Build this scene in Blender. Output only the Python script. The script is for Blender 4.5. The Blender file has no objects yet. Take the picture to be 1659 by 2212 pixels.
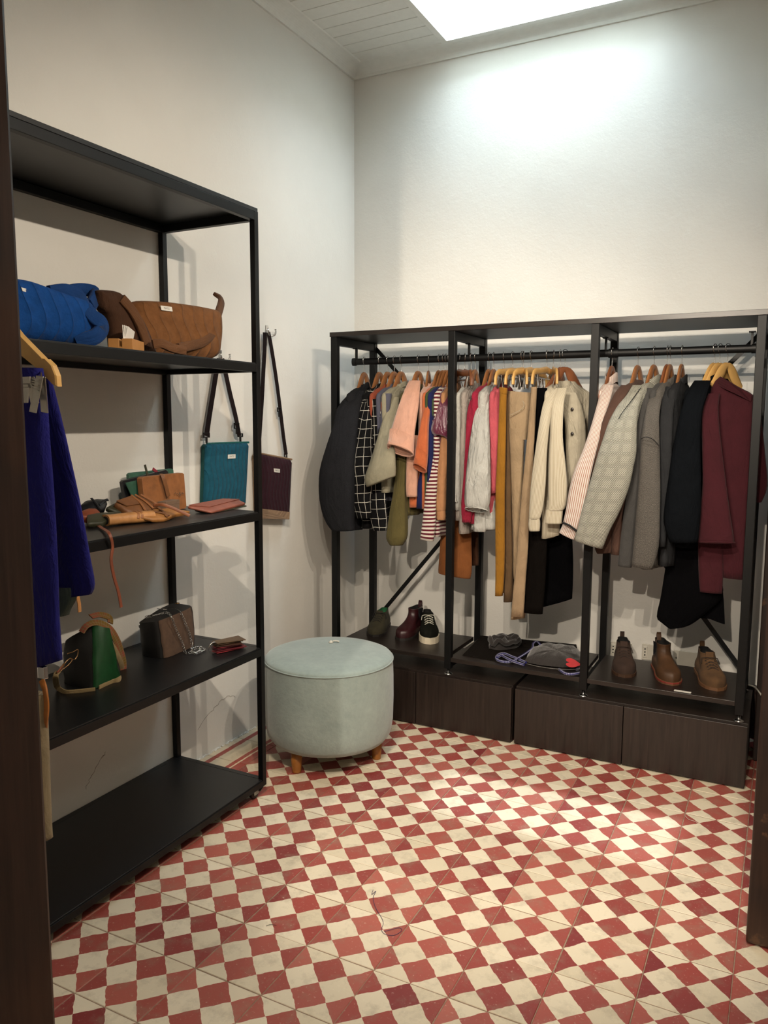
import bpy, bmesh, math, random
from mathutils import Vector, Matrix, noise
R_ = random.Random(7)
sc = bpy.context.scene
COL = sc.collection

# ------------------------------------------------------------------ camera
CAM = Vector((1.2443, -2.4008, 1.3693))
RX = Vector((0.8897, 0.4566, 0.0037)); RY = Vector((0.0572, -0.1034, -0.9930)); RZ = Vector((-0.4530, 0.8836, -0.1181))
RX.normalize(); RZ = (RZ - RX * RZ.dot(RX)).normalized(); RY = RZ.cross(RX)
FPX, PX0, PY0 = 1691.47, 829.5, 1106.0
cd = bpy.data.cameras.new('camera'); cam = bpy.data.objects.new('camera', cd); COL.objects.link(cam)
cam.matrix_world = Matrix(((RX.x, -RY.x, -RZ.x, CAM.x), (RX.y, -RY.y, -RZ.y, CAM.y), (RX.z, -RY.z, -RZ.z, CAM.z), (0, 0, 0, 1)))
cd.sensor_fit = 'HORIZONTAL'; cd.sensor_width = 36.0; cd.lens = FPX / 1659.0 * 36.0; cd.clip_start = 0.02
sc.camera = cam

# ------------------------------------------------------------------ light and exposure
vs = sc.view_settings
sc.display_settings.display_device = 'sRGB'
vs.view_transform = 'Standard'; vs.look = 'None'; vs.gamma = 1.0; vs.use_curve_mapping = False
vs.exposure = 0.06
w = bpy.data.worlds.new('sky'); sc.world = w; w.use_nodes = True
bg = w.node_tree.nodes['Background']; bg.inputs[0].default_value = (0.73, 0.89, 1.0, 1); bg.inputs[1].default_value = 28.0

def add_light(name, kind, loc, energy, color, target=None, **kw):
    l = bpy.data.lights.new(name, kind); l.energy = energy; l.color = color
    for k, v in kw.items(): setattr(l, k, v)
    o = bpy.data.objects.new(name, l); COL.objects.link(o); o.location = loc
    if target is not None:
        o.rotation_euler = (Vector(target) - Vector(loc)).to_track_quat('-Z', 'Y').to_euler()
    return o
WARM = (1.0, 0.87, 0.71)
# skylight daylight enters through the open shaft: portal for the sky
po = add_light('skylight_portal', 'AREA', (0.202, 0.88, 3.60), 1.0, (1, 1, 1), target=(0.202, 0.88, 0), shape='RECTANGLE', size=0.94, size_y=0.53)
po.data.cycles.is_portal = True
# hazy sun through the skylight
sun = add_light('hazy_sun', 'SUN', (0, 0, 6), 2.3, (0.88, 0.96, 1.0), angle=math.radians(1.6))
sun.rotation_euler = (Vector((0.111, -0.203, -1.0))).to_track_quat('-Z', 'Y').to_euler()
# two halogen spots by the doorway, then the shop's ceiling lamps behind the photographer
for loc, pw, tg_, cone in (((1.25, -0.62, 2.32), 52, (-0.5, 0.1, 0.75), 112), ((1.25, -0.88, 2.32), 46, (-0.5, -0.1, 0.75), 112), ((0.60, -1.62, 2.30), 74, (0.20, 0.95, 0.45), 78), ((0.76, -1.58, 2.30), 70, (0.35, 0.95, 0.45), 78)):
    add_light('doorway_spot', 'SPOT', loc, pw, WARM, target=tg_, spot_size=math.radians(cone), spot_blend=0.55, shadow_soft_size=0.010)
add_light('shop_ceiling_lamp', 'POINT', (2.1, -2.6, 2.75), 22, WARM, shadow_soft_size=0.12)
add_light('shop_track_spot', 'SPOT', (0.95, -3.9, 2.60), 290, WARM, target=(0.15, 1.2, 0.75), spot_size=math.radians(46), spot_blend=0.5, shadow_soft_size=0.02)
add_light('shop_ceiling_lamp', 'POINT', (0.95, -4.2, 2.75), 30, WARM, shadow_soft_size=0.12)

# ------------------------------------------------------------------ pixel rays (1659x2212 frame) to world points
def ray(u, v): return RX * ((u - PX0) / FPX) + RY * ((v - PY0) / FPX) + RZ
def on_x(u, v, x): d = ray(u, v); return CAM + d * ((x - CAM.x) / d.x)
def on_y(u, v, y): d = ray(u, v); return CAM + d * ((y - CAM.y) / d.y)
def on_z(u, v, z): d = ray(u, v); return CAM + d * ((z - CAM.z) / d.z)

# ------------------------------------------------------------------ materials
MATS = {}
def srgb(h):
    if isinstance(h, str):
        h = [int(h[i:i + 2], 16) / 255 for i in (0, 2, 4)]
    return tuple((c / 12.92 if c <= 0.04045 else ((c + 0.055) / 1.055) ** 2.4) for c in h) + (1.0,)
class NT:
    def __init__(s, name):
        m = bpy.data.materials.new(name); m.use_nodes = True
        s.m = m; s.t = m.node_tree; s.n = s.t.nodes; s.l = s.t.links
        s.b = s.n['Principled BSDF']
    def node(s, typ, **kw):
        n = s.n.new(typ)
        for k, v in kw.items(): setattr(n, k, v)
        return n
    def link(s, a, b): s.l.new(a, b)
    def val(s, sock, v):
        if hasattr(v, 'is_linked') or isinstance(v, bpy.types.NodeSocket): s.l.new(v, sock)
        else: sock.default_value = v
    def math(s, op, a, b=None, c=None, clamp=False):
        n = s.node('ShaderNodeMath', operation=op); n.use_clamp = clamp
        for i, v in enumerate((a, b, c)):
            if v is not None: s.val(n.inputs[i], v)
        return n.outputs[0]
    def mix(s, f, a, b):
        n = s.node('ShaderNodeMix', data_type='RGBA')
        s.val(n.inputs[0], f); s.val(n.inputs[6], a); s.val(n.inputs[7], b)
        return n.outputs[2]
    def noise(s, scale, detail=3, rough=0.55, vec=None, dist=0.0):
        n = s.node('ShaderNodeTexNoise'); n.inputs['Scale'].default_value = scale; n.inputs['Detail'].default_value = detail
        n.inputs['Roughness'].default_value = rough; n.inputs['Distortion'].default_value = dist
        if vec is not None: s.link(vec, n.inputs['Vector'])
        return n
    def ramp(s, f, p0, p1):
        n = s.node('ShaderNodeMapRange'); s.val(n.inputs[0], f); n.inputs[1].default_value = p0; n.inputs[2].default_value = p1
        return n.outputs[0]
    def coord(s, which='Object'):
        return s.node('ShaderNodeTexCoord').outputs[which]
    def sep(s, v):
        n = s.node('ShaderNodeSeparateXYZ'); s.link(v, n.inputs[0]); return n.outputs
    def mapping(s, v, sc_=(1, 1, 1), loc=(0, 0, 0), rot=(0, 0, 0)):
        n = s.node('ShaderNodeMapping'); s.link(v, n.inputs[0]); n.inputs['Scale'].default_value = sc_; n.inputs['Location'].default_value = loc; n.inputs['Rotation'].default_value = rot
        return n.outputs[0]
    def bump(s, h, strength=0.3, dist=0.002, normal=None):
        n = s.node('ShaderNodeBump'); n.inputs['Strength'].default_value = strength; n.inputs['Distance'].default_value = dist
        s.link(h, n.inputs['Height'])
        if normal is not None: s.link(normal, n.inputs['Normal'])
        s.link(n.outputs[0], s.b.inputs['Normal']); return n.outputs[0]
    def set(s, color=None, rough=None, metal=None, **kw):
        if color is not None: s.val(s.b.inputs['Base Color'], color)
        if rough is not None: s.val(s.b.inputs['Roughness'], rough)
        if metal is not None: s.val(s.b.inputs['Metallic'], metal)
        for k, v in kw.items(): s.val(s.b.inputs[k.replace('_', ' ')], v)
def plain(name, col, rough=0.5, metal=0.0, var=0.12, scale=30, bump=0.0, bscale=400, **kw):
    if name in MATS: return MATS[name]
    t = NT(name); c = srgb(col); v = t.coord()
    n = t.noise(scale, 4, 0.6, v)
    dk = tuple(x * (1 - var) for x in c[:3]) + (1,); lt = tuple(min(1, x * (1 + var)) for x in c[:3]) + (1,)
    t.set(t.mix(t.ramp(n.outputs[0], 0.3, 0.7), dk, lt), rough, metal, **kw)
    if bump: t.bump(t.noise(bscale, 2, 0.5, v).outputs[0], bump, 0.001)
    MATS[name] = t.m; return t.m
def fabric(name, col, rough=0.9, weave=900, var=0.13, bump=0.35, col2=None, mottled=0.0, sheen=0.04):
    """woven cloth: soft colour variation, weave bump on the UVs (metres)"""
    if name in MATS: return MATS[name]
    t = NT(name); c = tuple(x * .84 for x in srgb(col)[:3]) + (1,); v = t.coord('UV')
    n = t.noise(14, 4, 0.6, v)
    dk = tuple(x * (1 - var) for x in c[:3]) + (1,); lt = tuple(min(1, x * (1 + var)) for x in c[:3]) + (1,)
    base = t.mix(t.ramp(n.outputs[0], 0.3, 0.7), dk, lt)
    if mottled:
        m = t.noise(700, 2, 0.7, t.mapping(v, (1, 0.45, 1)))
        c2 = srgb(col2) if col2 else tuple(min(1, x * 1.9 + 0.01) for x in c[:3]) + (1,)
        base = t.mix(t.math('MULTIPLY', t.ramp(m.outputs[0], 0.45, 0.7), mottled), base, c2)
    dark = max(c[:3]) < .025
    t.set(base, rough); t.b.inputs['Sheen Weight'].default_value = 0 if dark else sheen; t.b.inputs['Specular IOR Level'].default_value = .06 if dark else (.5 if rough < .5 else .22)
    s = t.sep(t.mapping(v, (weave, weave, 1)))
    hh = t.math('MULTIPLY', t.math('SINE', s[0]), t.math('SINE', s[1]))
    wr = t.noise(26, 4, 0.62, t.mapping(v, (1, 0.30, 1)), 0.6)
    t.bump(t.math('ADD', t.math('MULTIPLY', hh, 0.010), t.math('MULTIPLY', wr.outputs[0], 1.6)), bump * 1.5, 0.012)
    MATS[name] = t.m; return t.m

# ------------------------------------------------------------------ mesh building
class MB:
    def __init__(s): s.v = []; s.f = []; s.uv = []; s.sm = []
    def add(s, vs_, fs, uvs=None, smooth=False):
        o = len(s.v); s.v += [tuple(p) for p in vs_]
        for i, f in enumerate(fs):
            s.f.append(tuple(o + k for k in f)); s.sm.append(smooth)
            s.uv.append(uvs[i] if uvs else [(0, 0)] * len(f))
        return s
    def box(s, x0, x1, y0, y1, z0, z1, bev=0.0, M=None):
        if bev <= 0:
            P = [(x, y, z) for z in (z0, z1) for y in (y0, y1) for x in (x0, x1)]
            F = [(0, 2, 3, 1), (4, 5, 7, 6), (0, 1, 5, 4), (2, 6, 7, 3), (0, 4, 6, 2), (1, 3, 7, 5)]
        else:
            b = min(bev, (x1 - x0) * .49, (y1 - y0) * .49, (z1 - z0) * .49)
            bm = bmesh.new(); bmesh.ops.create_cube(bm, size=1.0)
            for q in bm.verts: q.co = Vector(((x0 + x1) / 2 + q.co.x * (x1 - x0), (y0 + y1) / 2 + q.co.y * (y1 - y0), (z0 + z1) / 2 + q.co.z * (z1 - z0)))
            bmesh.ops.bevel(bm, geom=list(bm.edges), offset=b, segments=2, profile=0.5, affect='EDGES')
            bm.verts.index_update(); P = [tuple(q.co) for q in bm.verts]; F = [tuple(q.index for q in f.verts) for f in bm.faces]; bm.free()
        if M is not None: P = [tuple(M @ Vector(q)) for q in P]
        UV = []
        for f in F:
            a, b_, c_ = (Vector(P[f[0]]), Vector(P[f[1]]), Vector(P[f[2]]))
            n = (b_ - a).cross(c_ - a); ax = max(range(3), key=lambda i: abs(n[i]))
            k = [(1, 2), (0, 2), (0, 1)][ax]
            UV.append([(P[i][k[0]], P[i][k[1]]) for i in f])
        return s.add(P, F, UV)
    def rings(s, RG, cap0=True, cap1=True, closed=True, smooth=True, u0=0.0):
        """loft equal-length rings; UVs in metres"""
        n = len(RG[0]); P = [p for r in RG for p in r]; F = []; UV = []
        mid = RG[len(RG) // 2]; us = [0.0]
        for i in range(n): us.append(us[-1] + (Vector(mid[(i + 1) % n]) - Vector(mid[i])).length)
        vv = [0.0]
        for k in range(1, len(RG)):
            ca = sum((Vector(p) for p in RG[k - 1]), Vector()) / n; cb = sum((Vector(p) for p in RG[k]), Vector()) / n
            vv.append(vv[-1] + max((cb - ca).length, 1e-5))
        m = n if closed else n - 1
        for k in range(len(RG) - 1):
            for i in range(m):
                j = (i + 1) % n
                F.append((k * n + i, k * n + j, (k + 1) * n + j, (k + 1) * n + i))
                UV.append([(u0 + us[i], vv[k]), (u0 + us[i + 1], vv[k]), (u0 + us[i + 1], vv[k + 1]), (u0 + us[i], vv[k + 1])])
        s.add(P, F, UV, smooth)
        if closed:
            for c, r, rev in ((cap0, RG[0], True), (cap1, RG[-1], False)):
                if c:
                    q = list(range(n)); q = q[::-1] if rev else q
                    s.add(r, [tuple(q)], [[(u0 + us[i], vv[-1]) for i in q]])
        return s
    def tube(s, path, r, n=8, cap=True, flat=1.0, up=None, closed=False):
        """round (or flattened) tube along a polyline; r float or list"""
        path = [Vector(p) for p in path]; RG = []; N = len(path)
        prev = None
        for i, p in enumerate(path):
            if closed: d = path[(i + 1) % N] - path[i - 1]
            else: d = path[min(i + 1, N - 1)] - path[max(i - 1, 0)]
            d.normalize()
            if prev is None:
                a = Vector(up) if up else (Vector((0, 0, 1)) if abs(d.z) < .9 else Vector((1, 0, 0)))
            else: a = prev
            a = (a - d * a.dot(d)); a = a.normalized() if a.length > 1e-6 else d.orthogonal().normalized()
            prev = a; b = d.cross(a); rr = r[i] if isinstance(r, (list, tuple)) else r
            RG.append([p + a * (math.cos(t) * rr * flat) + b * (math.sin(t) * rr) for t in (2 * math.pi * k / n for k in range(n))])
        if closed: RG.append(RG[0]); cap = False
        return s.rings(RG, cap, cap)
    def ribbon(s, path, wid, th, side=None, widths=None):
        """flat strap along a polyline: wid across `side`, th thick"""
        path = [Vector(p) for p in path]; RG = []; N = len(path)
        for i, p in enumerate(path):
            d = (path[min(i + 1, N - 1)] - path[max(i - 1, 0)]).normalized()
            sd = Vector(side[i] if isinstance(side, list) else side)
            sd = (sd - d * sd.dot(d)).normalized(); nn = d.cross(sd)
            w_ = (widths[i] if widths else wid) / 2; t = th / 2
            RG.append([p + sd * (a * w_) + nn * (b * t) for a, b in ((-1, -1), (-.9, -1.2), (.9, -1.2), (1, -1), (1, 1), (.9, 1.2), (-.9, 1.2), (-1, 1))])
        return s.rings(RG)
    def lathe(s, prof, n=32, M=None, smooth=True):
        RG = []
        for r, z in prof:
            q = [Vector((r * math.cos(2 * math.pi * k / n), r * math.sin(2 * math.pi * k / n), z)) for k in range(n)]
            RG.append([M @ p for p in q] if M is not None else q)
        return s.rings(RG, True, True, smooth=smooth)
    def prism(s, pts, frame, depth, bev=0.0):
        """extrude a 2D outline; frame = (origin, ex, ey, en)"""
        o, ex, ey, en = [Vector(q) for q in frame]
        def ringat(h, sc_):
            c = (sum(p[0] for p in pts) / len(pts), sum(p[1] for p in pts) / len(pts))
            return [o + ex * (c[0] + (p[0] - c[0]) * sc_) + ey * (c[1] + (p[1] - c[1]) * sc_) + en * h for p in pts]
        return s.rings([ringat(0, 1), ringat(depth, 1)], smooth=False)
    def obj(s, name, mat, parent=None, loc=None):
        me = bpy.data.meshes.new(name); me.from_pydata(s.v, [], s.f)
        ul = me.uv_layers.new(name='UVMap'); k = 0
        flat = [c for f in s.uv for uv in f for c in uv]; ul.data.foreach_set('uv', flat)
        me.polygons.foreach_set('use_smooth', s.sm)
        if mat is not None: me.materials.append(mat)
        me.update()
        o = bpy.data.objects.new(name, me); COL.objects.link(o)
        if parent is not None: o.parent = parent
        if loc is not None: o.location = loc
        return o
def tag(o, label=None, cat=None, group=None, kind=None):
    for k, v in (('label', label), ('category', cat), ('group', group), ('kind', kind)):
        if v is not None: o[k] = v
    return o
def thing(name, label, cat, group=None, loc=(0, 0, 0), rot=None):
    o = bpy.data.objects.new(name, None); COL.objects.link(o); o.empty_display_size = 0.05; o.location = loc
    if rot is not None: o.rotation_euler = rot
    return tag(o, label, cat, group)
def struct(name, mb, mat, label=None, parent=None):
    o = mb.obj(name, mat, parent)
    if parent is None: tag(o, label, None, None, 'structure')
    return o
def copy_obj(o, parent=None, name=None):
    c = o.copy(); COL.objects.link(c)
    if parent is not None: c.parent = parent
    return c
def catmull(P, k=6):
    P = [Vector(p) for p in P]; out = []
    for i in range(len(P) - 1):
        a, b, c, d = P[max(i - 1, 0)], P[i], P[i + 1], P[min(i + 2, len(P) - 1)]
        for j in range(k):
            t = j / k
            out.append(0.5 * ((2 * b) + (c - a) * t + (2 * a - 5 * b + 4 * c - d) * t * t + (3 * b - a - 3 * c + d) * t ** 3))
    out.append(P[-1]); return out
# ================================================================== the setting
LWX, BWY, CEIL = -0.80, 1.24, 3.105
def m_plaster(name, col):
    t = NT(name); v = t.coord()
    n1 = t.noise(1.3, 5, 0.6, v); n2 = t.noise(90, 4, 0.7, v); n3 = t.noise(7, 4, 0.6, v)
    c = srgb(col); d = tuple(x * 0.93 for x in c[:3]) + (1,)
    t.set(t.mix(t.ramp(n1.outputs[0], 0.35, 0.65), d, c), 0.85); t.b.inputs['Specular IOR Level'].default_value = 0.2
    h = t.math('ADD', t.math('MULTIPLY', n2.outputs[0], 0.35), t.math('MULTIPLY', n3.outputs[0], 1.2))
    t.bump(h, 0.35, 0.006); return t.m
M_WALL = m_plaster('plaster_wall', 'dddad3')
M_WHITE = plain('white_paint', 'dcdcd6', 0.6, var=0.03, bump=0.1, bscale=60)
def m_darkwood(name, col, vertical=True, rough=0.45, chips=False):
    t = NT(name); v = t.coord()
    s_ = (30, 30, 1.5) if vertical else (1.5, 30, 30)
    g = t.noise(3, 6, 0.65, t.mapping(v, s_), 0.4); c = srgb(col)
    base = t.mix(t.ramp(g.outputs[0], 0.3, 0.7), tuple(x * .45 for x in c[:3]) + (1,), tuple(x * 1.55 for x in c[:3]) + (1,))
    if chips:
        q = t.noise(9, 5, 0.7, v); q2 = t.noise(2.2, 3, 0.6, v)
        base = t.mix(t.math('MULTIPLY', t.ramp(q.outputs[0], 0.62, 0.68), 0.5), base, srgb('6b4a30'))
        base = t.mix(t.math('MULTIPLY', t.ramp(q2.outputs[0], 0.55, 0.75), 0.5), base, srgb('4a2a16'))
    t.set(base, rough); t.bump(g.outputs[0], 0.12, 0.002); return t.m
M_JAMB = m_darkwood('old_brown_jamb_paint', '241712', chips=True)
M_CAB = m_darkwood('dark_oak_laminate', '221a16', True, 0.4)
M_BOARD = m_darkwood('dark_oak_shelf_laminate', '1f1916', False, 0.35)
M_BLACK = plain('black_powder_coat', '060708', 0.45, Specular_IOR_Level=.28, var=0.1, scale=60, bump=0.08, bscale=900)
M_BLACKTOP = plain('matt_black_shelf_sheet', '0c0d0f', 0.40, Specular_IOR_Level=.5, var=0.08, scale=20, bump=0.05, bscale=600)

# floor: slab with grout, one object per cement tile on it
def m_tile():
    t = NT('cement_tile_check'); v = t.coord(); oi = t.node('ShaderNodeObjectInfo')
    rnd = oi.outputs['Random']
    off = t.node('ShaderNodeCombineXYZ'); t.val(off.inputs[0], t.math('MULTIPLY', rnd, 57.0)); t.val(off.inputs[1], t.math('MULTIPLY', rnd, 31.0))
    va = t.node('ShaderNodeVectorMath', operation='ADD'); t.link(v, va.inputs[0]); t.link(off.outputs[0], va.inputs[1])
    vo = va.outputs[0]
    wob = t.noise(28, 2, 0.5, vo); wob2 = t.noise(90, 2, 0.5, vo)
    s = t.sep(v); sw = t.sep(wob.outputs['Color']); sw2 = t.sep(wob2.outputs['Color'])
    def jig(c, a, b): return t.math('ADD', c, t.math('ADD', t.math('MULTIPLY', t.math('SUBTRACT', a, 0.5), 0.011), t.math('MULTIPLY', t.math('SUBTRACT', b, 0.5), 0.0018)))
    x = t.math('MULTIPLY', jig(s[0], sw[0], sw2[0]), 10.0); y = t.math('MULTIPLY', jig(s[1], sw[1], sw2[1]), 10.0)
    a = t.math('FLOOR', t.math('ADD', x, y)); b = t.math('FLOOR', t.math('SUBTRACT', x, y))
    par = t.math('FLOORED_MODULO', t.math('ADD', a, b), 2.0)
    cell = t.node('ShaderNodeCombineXYZ'); t.val(cell.inputs[0], a); t.val(cell.inputs[1], b); t.val(cell.inputs[2], t.math('MULTIPLY', rnd, 97.0))
    wn = t.node('ShaderNodeTexWhiteNoise', noise_dimensions='3D'); t.link(cell.outputs[0], wn.inputs[0])
    red = t.mix(wn.outputs[0], srgb('96493f'), srgb('a85f52'))
    red = t.mix(t.ramp(rnd, 0.0, 1.0), red, t.mix(wn.outputs[0], srgb('74292a'), srgb('964239')))
    cream = t.mix(wn.outputs[0], srgb('c9bda4'), srgb('d8cdb6'))
    base = t.mix(par, cream, red)
    st = t.noise(16, 5, 0.7, vo); base = t.mix(t.math('MULTIPLY', t.ramp(st.outputs[0], 0.50, 0.72), 0.42), base, srgb('857a68'))
    sp = t.noise(120, 3, 0.6, vo); base = t.mix(t.math('MULTIPLY', t.ramp(sp.outputs[0], 0.62, 0.72), 0.25), base, srgb('efe4d2'))
    t.set(base, t.math('ADD', 0.42, t.math('MULTIPLY', st.outputs[0], 0.25)))
    t.bump(t.math('ADD', sp.outputs[0], t.math('MULTIPLY', st.outputs[0], 2.0)), 0.12, 0.002)
    return t.m
M_TILE = m_tile()
def m_border():
    t = NT('cement_tile_border'); v = t.coord(); s = t.sep(v); n = t.noise(25, 2, 0.5, v)
    x = t.math('ADD', s[0], t.math('MULTIPLY', t.math('SUBTRACT', n.outputs[0], .5), 0.008))
    def band(c, wd): return t.math('LESS_THAN', t.math('ABSOLUTE', t.math('SUBTRACT', x, c)), wd)
    f = t.math('MAXIMUM', t.math('MAXIMUM', band(-0.052, 0.012), band(0.048, 0.010)), band(0.083, 0.017))
    st = t.noise(14, 5, 0.7, v)
    base = t.mix(f, srgb('cfc0a4'), srgb('98463d')); base = t.mix(t.math('MULTIPLY', t.ramp(st.outputs[0], .5, .75), .45), base, srgb('8d8271'))
    t.set(base, 0.5); t.bump(st.outputs[0], 0.1, 0.002); return t.m
M_BORDER = m_border()
M_GROUT = plain('brown_grout', '8b7664', 0.95, var=0.3, scale=60, bump=0.4, bscale=300)
mb = MB(); mb.box(-1.0, 3.6, -5.2, 1.5, -0.12, -0.0016)
floor = struct('floor', mb, M_GROUT, 'red and cream checked cement tile floor with thin grout lines')
def tile_mesh(name, mat):
    mb = MB(); h = 0.0987; b = 0.0012
    mb.rings([[(-h, -h, -.010), (h, -h, -.010), (h, h, -.010), (-h, h, -.010)], [(-h, -h, -b), (h, -h, -b), (h, h, -b), (-h, h, -b)], [(-h + b, -h + b, 0), (h - b, -h + b, 0), (h - b, h - b, 0), (-h + b, h - b, 0)]], cap0=False, smooth=False)
    o = mb.obj(name, mat, floor); return o
T0 = tile_mesh('tile', M_TILE); B0 = tile_mesh('border_tile', M_BORDER); used = set()
for j in range(-15, 7):
    for i in range(-4, 9):
        if j < -9 and i < 3: continue
        if i >= 7 and j > -2: continue
        src = B0 if i == -4 else T0
        o = src if src.name not in used else copy_obj(src)
        used.add(src.name)
        o.parent = floor
        o.location = (0.2 * i + 0.1 + R_.uniform(-.0006, .0006), 0.2 * j + 0.1 + R_.uniform(-.0006, .0006), R_.uniform(-0.0008, 0.0006))
        o.rotation_euler = (R_.uniform(-.002, .002), R_.uniform(-.002, .002), R_.uniform(-.002, .002))

# walls
mb = MB(); mb.box(LWX - 0.2, LWX, -1.67, BWY + 0.2, -0.1, 3.7); wl = struct('wall_left', mb, M_WALL, 'white plastered wall behind the black shelving unit')
mb = MB(); mb.box(LWX - 0.2, 3.60, BWY, BWY + 0.2, -0.1, 3.7); wb = struct('wall_back', mb, M_WALL, 'white plastered wall behind the clothes rack')
mb = MB(); mb.box(LWX - 0.2, 0.20, -1.80, -1.67, -0.1, 3.1); struct('wall_front', mb, M_WALL, 'white wall beside the doorway')
mb = MB(); mb.box(1.215, 1.42, -0.24, BWY, 2.30, 3.7); mb.box(1.23, 1.42, -0.24, BWY, -0.1, 2.3); struct('wall_right', mb, M_WALL, 'white wall to the right of the clothes rack')
mb = MB(); mb.box(3.4, 3.6, -5.2, BWY + .2, -0.1, 3.2); struct('wall_shop_side', mb, M_WALL, 'white shop wall')
mb = MB(); mb.box(-1.0, 3.6, -5.3, -5.1, -0.1, 3.2); struct('wall_shop_front', mb, M_WALL, 'white shop wall behind the photographer')
mb = MB(); mb.box(-1.0, -.8, -5.1, -1.8, -0.1, 3.2); struct('wall_shop_end', mb, M_WALL, 'white shop wall end')
# doorway timber
mb = MB(); mb.box(0.10, 0.305, -1.84, -1.655, -0.0, 2.9, 0.006); struct('trim_1', mb, M_JAMB, 'old dark brown doorway jamb at the left edge')
mb = MB(); mb.box(1.222, 1.44, -0.263, -0.12, 0.004, 2.3, 0.006); mb.box(1.236, 1.30, -0.12, 0.05, 0.004, 2.3, 0.004); struct('trim_2', mb, M_JAMB, 'old dark brown doorway jamb at the right edge')
mb = MB(); mb.box(1.192, 1.235, 0.98, BWY - .001, 0.0, 2.3, 0.004); struct('trim_3', mb, M_JAMB, 'dark brown door casing in the corner beside the rack')
mb = MB(); mb.box(1.10, 1.192, BWY - 0.014, BWY, 0.0, 0.235, 0.003); struct('baseboard_back', mb, M_JAMB, 'short dark brown skirting beside the drawers')

# ceiling with boards, cornice and skylight
SX0, SX1, SY0, SY1 = -0.252, 0.656, 0.63, 1.131
mb = MB()
for x0, x1, y0, y1 in ((-1.0, SX0 - .02, -5.3, 1.44), (SX1 + .02, 3.6, -5.3, 1.44), (SX0 - .02, SX1 + .02, -5.3, SY0 - .02), (SX0 - .02, SX1 + .02, SY1 + .02, 1.44)):
    mb.box(x0, x1, y0, y1, CEIL + 0.012, CEIL + 0.06)
ceil = struct('ceiling', mb, M_WHITE, 'white tongue and groove board ceiling')
BW = 0.088; y = 1.158
while y > -1.66:
    y0 = y - BW + 0.0025
    segs = [(LWX, 1.30)] if (y <= SY0 or y0 >= SY1) else [(LWX, SX0 - .001), (SX1 + .001, 1.30)]
    for x0, x1 in segs:
        b = MB(); b.box(x0, x1, y0, y, CEIL, CEIL + 0.012, 0.002); struct('ceiling_board', b, M_WHITE, parent=ceil)
    y -= BW
# coving: concave profile swept along the two walls
prof = [(0.0, 0.0), (0.010, 0.0), (0.012, 0.006)] + [(0.012 + 0.066 * (1 - math.cos(a)), 0.006 + 0.036 * math.sin(a)) for a in (i * math.pi / 2 / 8 for i in range(1, 9))] + [(0.084, 0.045), (0.0, 0.045)]
Z0 = CEIL - 0.045
mb = MB(); mb.rings([[(x_end + (d if x_end == LWX else 0), BWY - d, Z0 + h) for d, h in prof] for x_end in (LWX, 1.22)], smooth=False); struct('trim_4', mb, M_WHITE, 'white coving along the top of the back wall')
mb = MB(); mb.rings([[(LWX + d, y_end - (d if y_end == BWY else 0), Z0 + h) for d, h in prof] for y_end in (BWY, -1.66)], smooth=False); struct('trim_5', mb, M_WHITE, 'white coving along the top of the left wall')
# skylight shaft
win = MB()
t_ = 0.02
win.box(SX0 - t_, SX0, SY0 - t_, SY1 + t_, CEIL - .012, 3.62); win.box(SX1, SX1 + t_, SY0 - t_, SY1 + t_, CEIL - .012, 3.62)
win.box(SX0, SX1, SY0 - t_, SY0, CEIL - .012, 3.62); win.box(SX0, SX1, SY1, SY1 + t_, CEIL - .012, 3.62)
sky = struct('window_1', win, M_WHITE, 'bright skylight opening in the board ceiling with white shaft')
fr = MB()
for q in ((SX0 - .034, SX0 - .02, SY0 - .034, SY1 + .034), (SX1 + .02, SX1 + .034, SY0 - .034, SY1 + .034), (SX0 - .02, SX1 + .02, SY0 - .034, SY0 - .02), (SX0 - .02, SX1 + .02, SY1 + .02, SY1 + .034)):
    fr.box(*q, CEIL - .008, CEIL + .012, .002)
struct('window_frame', fr, M_WHITE, parent=sky)
tg = NT('skylight_glass'); tr = tg.node('ShaderNodeBsdfTransparent'); gl = tg.node('ShaderNodeBsdfGlossy'); gl.inputs['Roughness'].default_value = 0.05
mx = tg.node('ShaderNodeMixShader'); mx.inputs[0].default_value = 0.06; tg.link(tr.outputs[0], mx.inputs[1]); tg.link(gl.outputs[0], mx.inputs[2]); tg.link(mx.outputs[0], tg.n['Material Output'].inputs[0])
pn = MB(); pn.box(SX0 - .01, SX1 + .01, SY0 - .01, SY1 + .01, 3.622, 3.628); struct('window_pane', pn, tg.m, parent=sky)
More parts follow.
